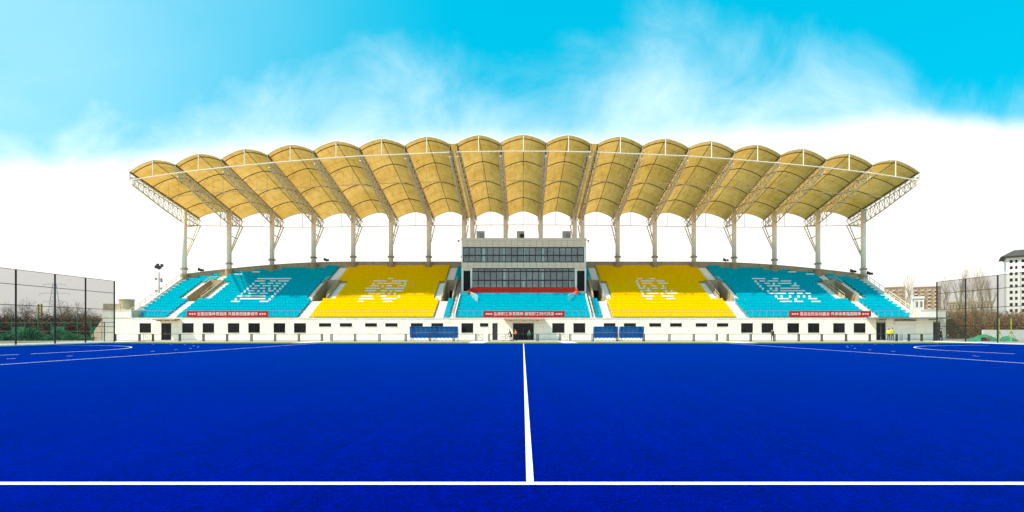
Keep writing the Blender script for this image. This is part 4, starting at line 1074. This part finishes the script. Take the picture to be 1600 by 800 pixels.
# low house on the left, background woodland
hs = thing('low_house', 'low house with a red tiled roof behind the low gate on the left', 'house', (PX(141, 150), 150, 0))
MB().box(-4.5, 4.5, 0, 6, 0, 3.2).build('wall', mat('dull_plaster', (.42, .30, .22), .9, .15, 1), hs)
MB().prism([(-5, -.5, 3.2), (5, -.5, 3.2), (5, 6.5, 3.2), (-5, 6.5, 3.2)], [(-4.6, 2.9, 4.9), (4.6, 2.9, 4.9), (4.6, 3.1, 4.9), (-4.6, 3.1, 4.9)]).build('roof', mat('red_tiles', (.30, .09, .05), .8, .2, 2), hs)
for x in (-2.6, .2, 2.8): MB().box(x - .5, x + .5, -.05, -.003, 1.1, 2.4).build('window', m_glassd, hs)

# ------------------------------------------------------------------ buildings on the right
def block(name, label, x0p, x1p, ytop, d, floors, m, mw, cols, depth_=14, balc=None, base=0, roof=None):
    X0, X1, H = PX(x0p, d), PX(x1p, d), PZ(ytop, d); tn = (X0 + X1) / 2 / d; an = math.atan(tn) * .92
    t = thing(name, label, 'building', ((X0 + X1) / 2, d, 0), -an); W = (X1 - X0) / (math.cos(an) + tn * math.sin(an))
    b_ = MB().box(-W / 2, W / 2, .12, depth_, 0, H)
    b_.build('wall', m, t)
    fh = (H - base) / floors; cw = W / cols
    fm = MB().box(-.5, .5, -.10, .12, -.5, .5).mesh('window', m)
    gm = MB().box(-.5, .5, -.06, .02, -.5, .5).mesh('window', mw)
    for r_ in range(floors):
        for c_ in range(cols):
            wd_ = cw * random.choice((.48, .52, .58)) if balc else cw * .5
            link('window', gm, t, (-W / 2 + (c_ + .5) * cw, .1, base + (r_ + .52) * fh), 0, (wd_, 1, fh * .5))
        if balc:
            for c_ in range(0, cols, 2): MB().box(-W / 2 + (c_ + .1) * cw, -W / 2 + (c_ + .95) * cw, -.9, .0, base + r_ * fh + .05, base + r_ * fh + 1.0).build('balcony', balc, t)
    for k in range(cols + 1): MB().box(-W / 2 + k * cw - cw * .09, -W / 2 + k * cw + cw * .09, -.05, .115, 0, H - .01).build('pilaster', m, t)
    if roof: roof(t, W, H, depth_)
    else: MB().box(-W / 2 - .3, W / 2 + .3, -.3, depth_ + .3, H, H + .8).build('parapet', m, t)
    return t
m_brn = mat('brown_brick', (.36, .25, .165), .9, .12, .2); m_brw = mat('far_window', (.17, .145, .125), .5, .2, .3); m_blc = mat('cream_balcony', (.55, .47, .36), .9, .1, .3)  # brick base colour lightened to carry the distance haze
block('apartment_block', 'brown apartment block with cream balconies nearest the right end of the stand', 1384, 1414, 449.5, 430, 12, m_brn, m_brw, 6, balc=m_blc)
block('apartment_block', 'wider brown apartment block with cream balconies left of the right fence corner', 1428, 1470, 449, 430, 12, m_brn, m_brw, 8, balc=m_blc)
block('white_house', 'small pale grey building before the wider brown apartment block', 1429.5, 1443, 466.5, 190, 3, mat('pale_render', (.62, .62, .60), .9, .05, .4), m_brw, 2)
block('cream_building', 'long low cream building behind the russet shrubs', 1482, 1551, 472.5, 260, 4, mat('cream_render', (.58, .49, .32), .9, .08, .3), m_brw, 14)
block('grey_building', 'low pale building with rows of windows left of the white tower', 1523, 1556, 484, 235, 3, mat('pale_panel', (.60, .56, .48), .9, .08, .3), m_brw, 8)
def pagoda(t, W, H, dp):
    e = 3.4
    MB().prism([(-W / 2 - e, -e, H - .6), (W / 2 + e, -e, H - .6), (W / 2 + e, dp + e, H - .6), (-W / 2 - e, dp + e, H - .6)],
               [(-W / 2 + 1, 1, H + 2.2), (W / 2 - 1, 1, H + 2.2), (W / 2 - 1, dp - 1, H + 2.2), (-W / 2 + 1, dp - 1, H + 2.2)]).build('roof', mat('dark_roof', (.07, .065, .06), .8, .2, .5), t)
    MB().box(-W / 2 + 2.2, W / 2 - 2.2, 1.2, dp - 1, H + 2.2, H + 3.8).build('roof_ridge', mat('dark_roof', (.07, .065, .06)), t)
def tower():
    d = 260; X0 = PX(1572.5, d); H = PZ(402, d)
    t = thing('apartment_tower', 'tall white apartment tower with a dark overhanging roof at the right edge', 'building', (X0, d, 0), R(-40))
    mw = mat('tower_white', (.84, .82, .78), .8, .04, .3)
    xs = [1.75, 3.6, 6.4, 8.9, 11.2, 14, 17]; W = 19; ws = [1.15, .95, 1.9, 1.0, 1.1, 1.9, 1.1]
    MB().box(0, W, .5, 20, 0, H).build('wall', mw, t)
    fh = 3.03; gm = MB().box(-.5, .5, -.02, .04, -.5, .5).mesh('window', m_glassd)
    # wall skin with true window openings
    sk = MB(); edges = []
    rows = [(1.0 + k * fh, 1.0 + k * fh + 1.55) for k in range(13) if 1 + k * fh + 1.6 < H]
    cur = 0
    for z0, z1 in rows: sk.box(0, W, .15, .5, cur, z0); cur = z1
    sk.box(0, W, .15, .5, cur, H)
    for z0, z1 in rows:
        x = 0
        for xc, w_ in zip(xs, ws): sk.box(x, xc - w_ / 2, .15, .5, z0, z1); x = xc + w_ / 2
        sk.box(x, W, .15, .5, z0, z1)
        for xc, w_ in zip(xs, ws): link('window', gm, t, (xc, .42, (z0 + z1) / 2), 0, (w_, 1, z1 - z0))
    sk.build('facade', mw, t)
    MB().box(4.75, 5.0, -.25, .148, 0, H - .01).build('pilaster', mw, t)
    e = 2.2
    m_rf = mat('dark_roof', (.07, .065, .06), .8, .2, .5)
    MB().prism([(-e, -e, H + .2), (W + e, -e, H + .2), (W + e, 20 + e, H + .2), (-e, 20 + e, H + .2)],
               [(3, 3, H + 3.6), (W - 2, 3, H + 3.6), (W - 2, 17, H + 3.6), (3, 17, H + 3.6)]).build('roof', m_rf, t)
    MB().box(-.4, W + .4, -.3, 20.4, H - .5, H + .195).build('eaves', mat('eaves_grey', (.25, .24, .22), .8), t)
tower()
# white garden wall, tarpaulin mound, poles, roller
ww = thing('garden_wall', 'white boundary wall beyond the right fence', 'wall', (PX(1536, 72), 72, 0))
for k in range(6): MB().box(k * 1.9 + .01, k * 1.9 + 1.88, 0, .2, .35, 1.52).build('wall_panel', m_white, ww)
MB().box(0, 11.4, -.02, .22, 0, .34).build('plinth', m_kerb, ww)
mo = thing('tarpaulin_mound', 'earth mound under a green tarpaulin beyond the right fence', 'mound', (PX(1532, 69), 69, 0))
m = MB(); rnd = random.Random(4); nx, ny = 26, 10; g = {}
for i in range(nx + 1):
    for j in range(ny + 1):
        x = -2.6 + 5.2 * i / nx; y = -1.0 + 2.0 * j / ny; hh = .92 * math.exp(-((x - .4) / 1.5) ** 2) * max(0, 1 - (y) ** 2) ** .5
        g[i, j] = (x, y, hh + (rnd.uniform(-.06, .06) if 0 < j < ny else 0) - .01)
for i in range(nx):
    for j in range(ny): m.quad(g[i, j], g[i + 1, j], g[i + 1, j + 1], g[i, j + 1])
m.build('tarpaulin', mat('green_tarpaulin', (.03, .33, .17), .7, .4, 2.5), mo)
tm = thing('tarpaulin_mound', 'low heap under green tarpaulin between the two yellow green poles', 'mound', (PX(1571, 69.5), 69.5, 0)); 
m2 = MB(); m2.v = [(x * .5, y, z * .75) for x, y, z in m.v]; m2.f = list(m.f); m2.build('tarpaulin', mat('green_tarpaulin', (.03, .33, .17)), tm)
m_yg = mat('yellow_green_paint', (.45, .55, .04), .6, .15, 3)
for x, lab in ((1561, 'left of the two yellow green poles beyond the right fence'), (1580, 'right of the two yellow green poles beyond the right fence')):
    t = thing('basketball_post', lab, 'pole', (PX(x, 68), 68, 0), 0, 'yellow green poles beyond the right fence')
    MB().tube((0, 0, 0), (0, 0, 3.0), .06).build('pole', m_yg, t)
    f = MB()
    for s in (-1, 1): f.tube((0, 0, 1.3), (s * .8, 0, .05), .025)
    f.build('stay', m_grey, t); MB().box(-.13, .13, -.1, .1, 1.15, 1.3).build('clamp', m_yg, t)
dr = thing('rubble_drum', 'rusty orange drum lying in front of the green tarpaulin mound', 'drum', (PX(1540.5, 66.5), 66.5, .31))
MB().tube((-.15, 0, 0), (.35, .1, 0), .30, n=16).build('drum', mat('rust_orange', (.42, .14, .04), .8, .35, 4), dr)
MB().tube((-.42, -.04, 0), (-.16, 0, 0), .28, n=16).build('tyre', m_black, dr)
# pale hoarding behind low brush on the left
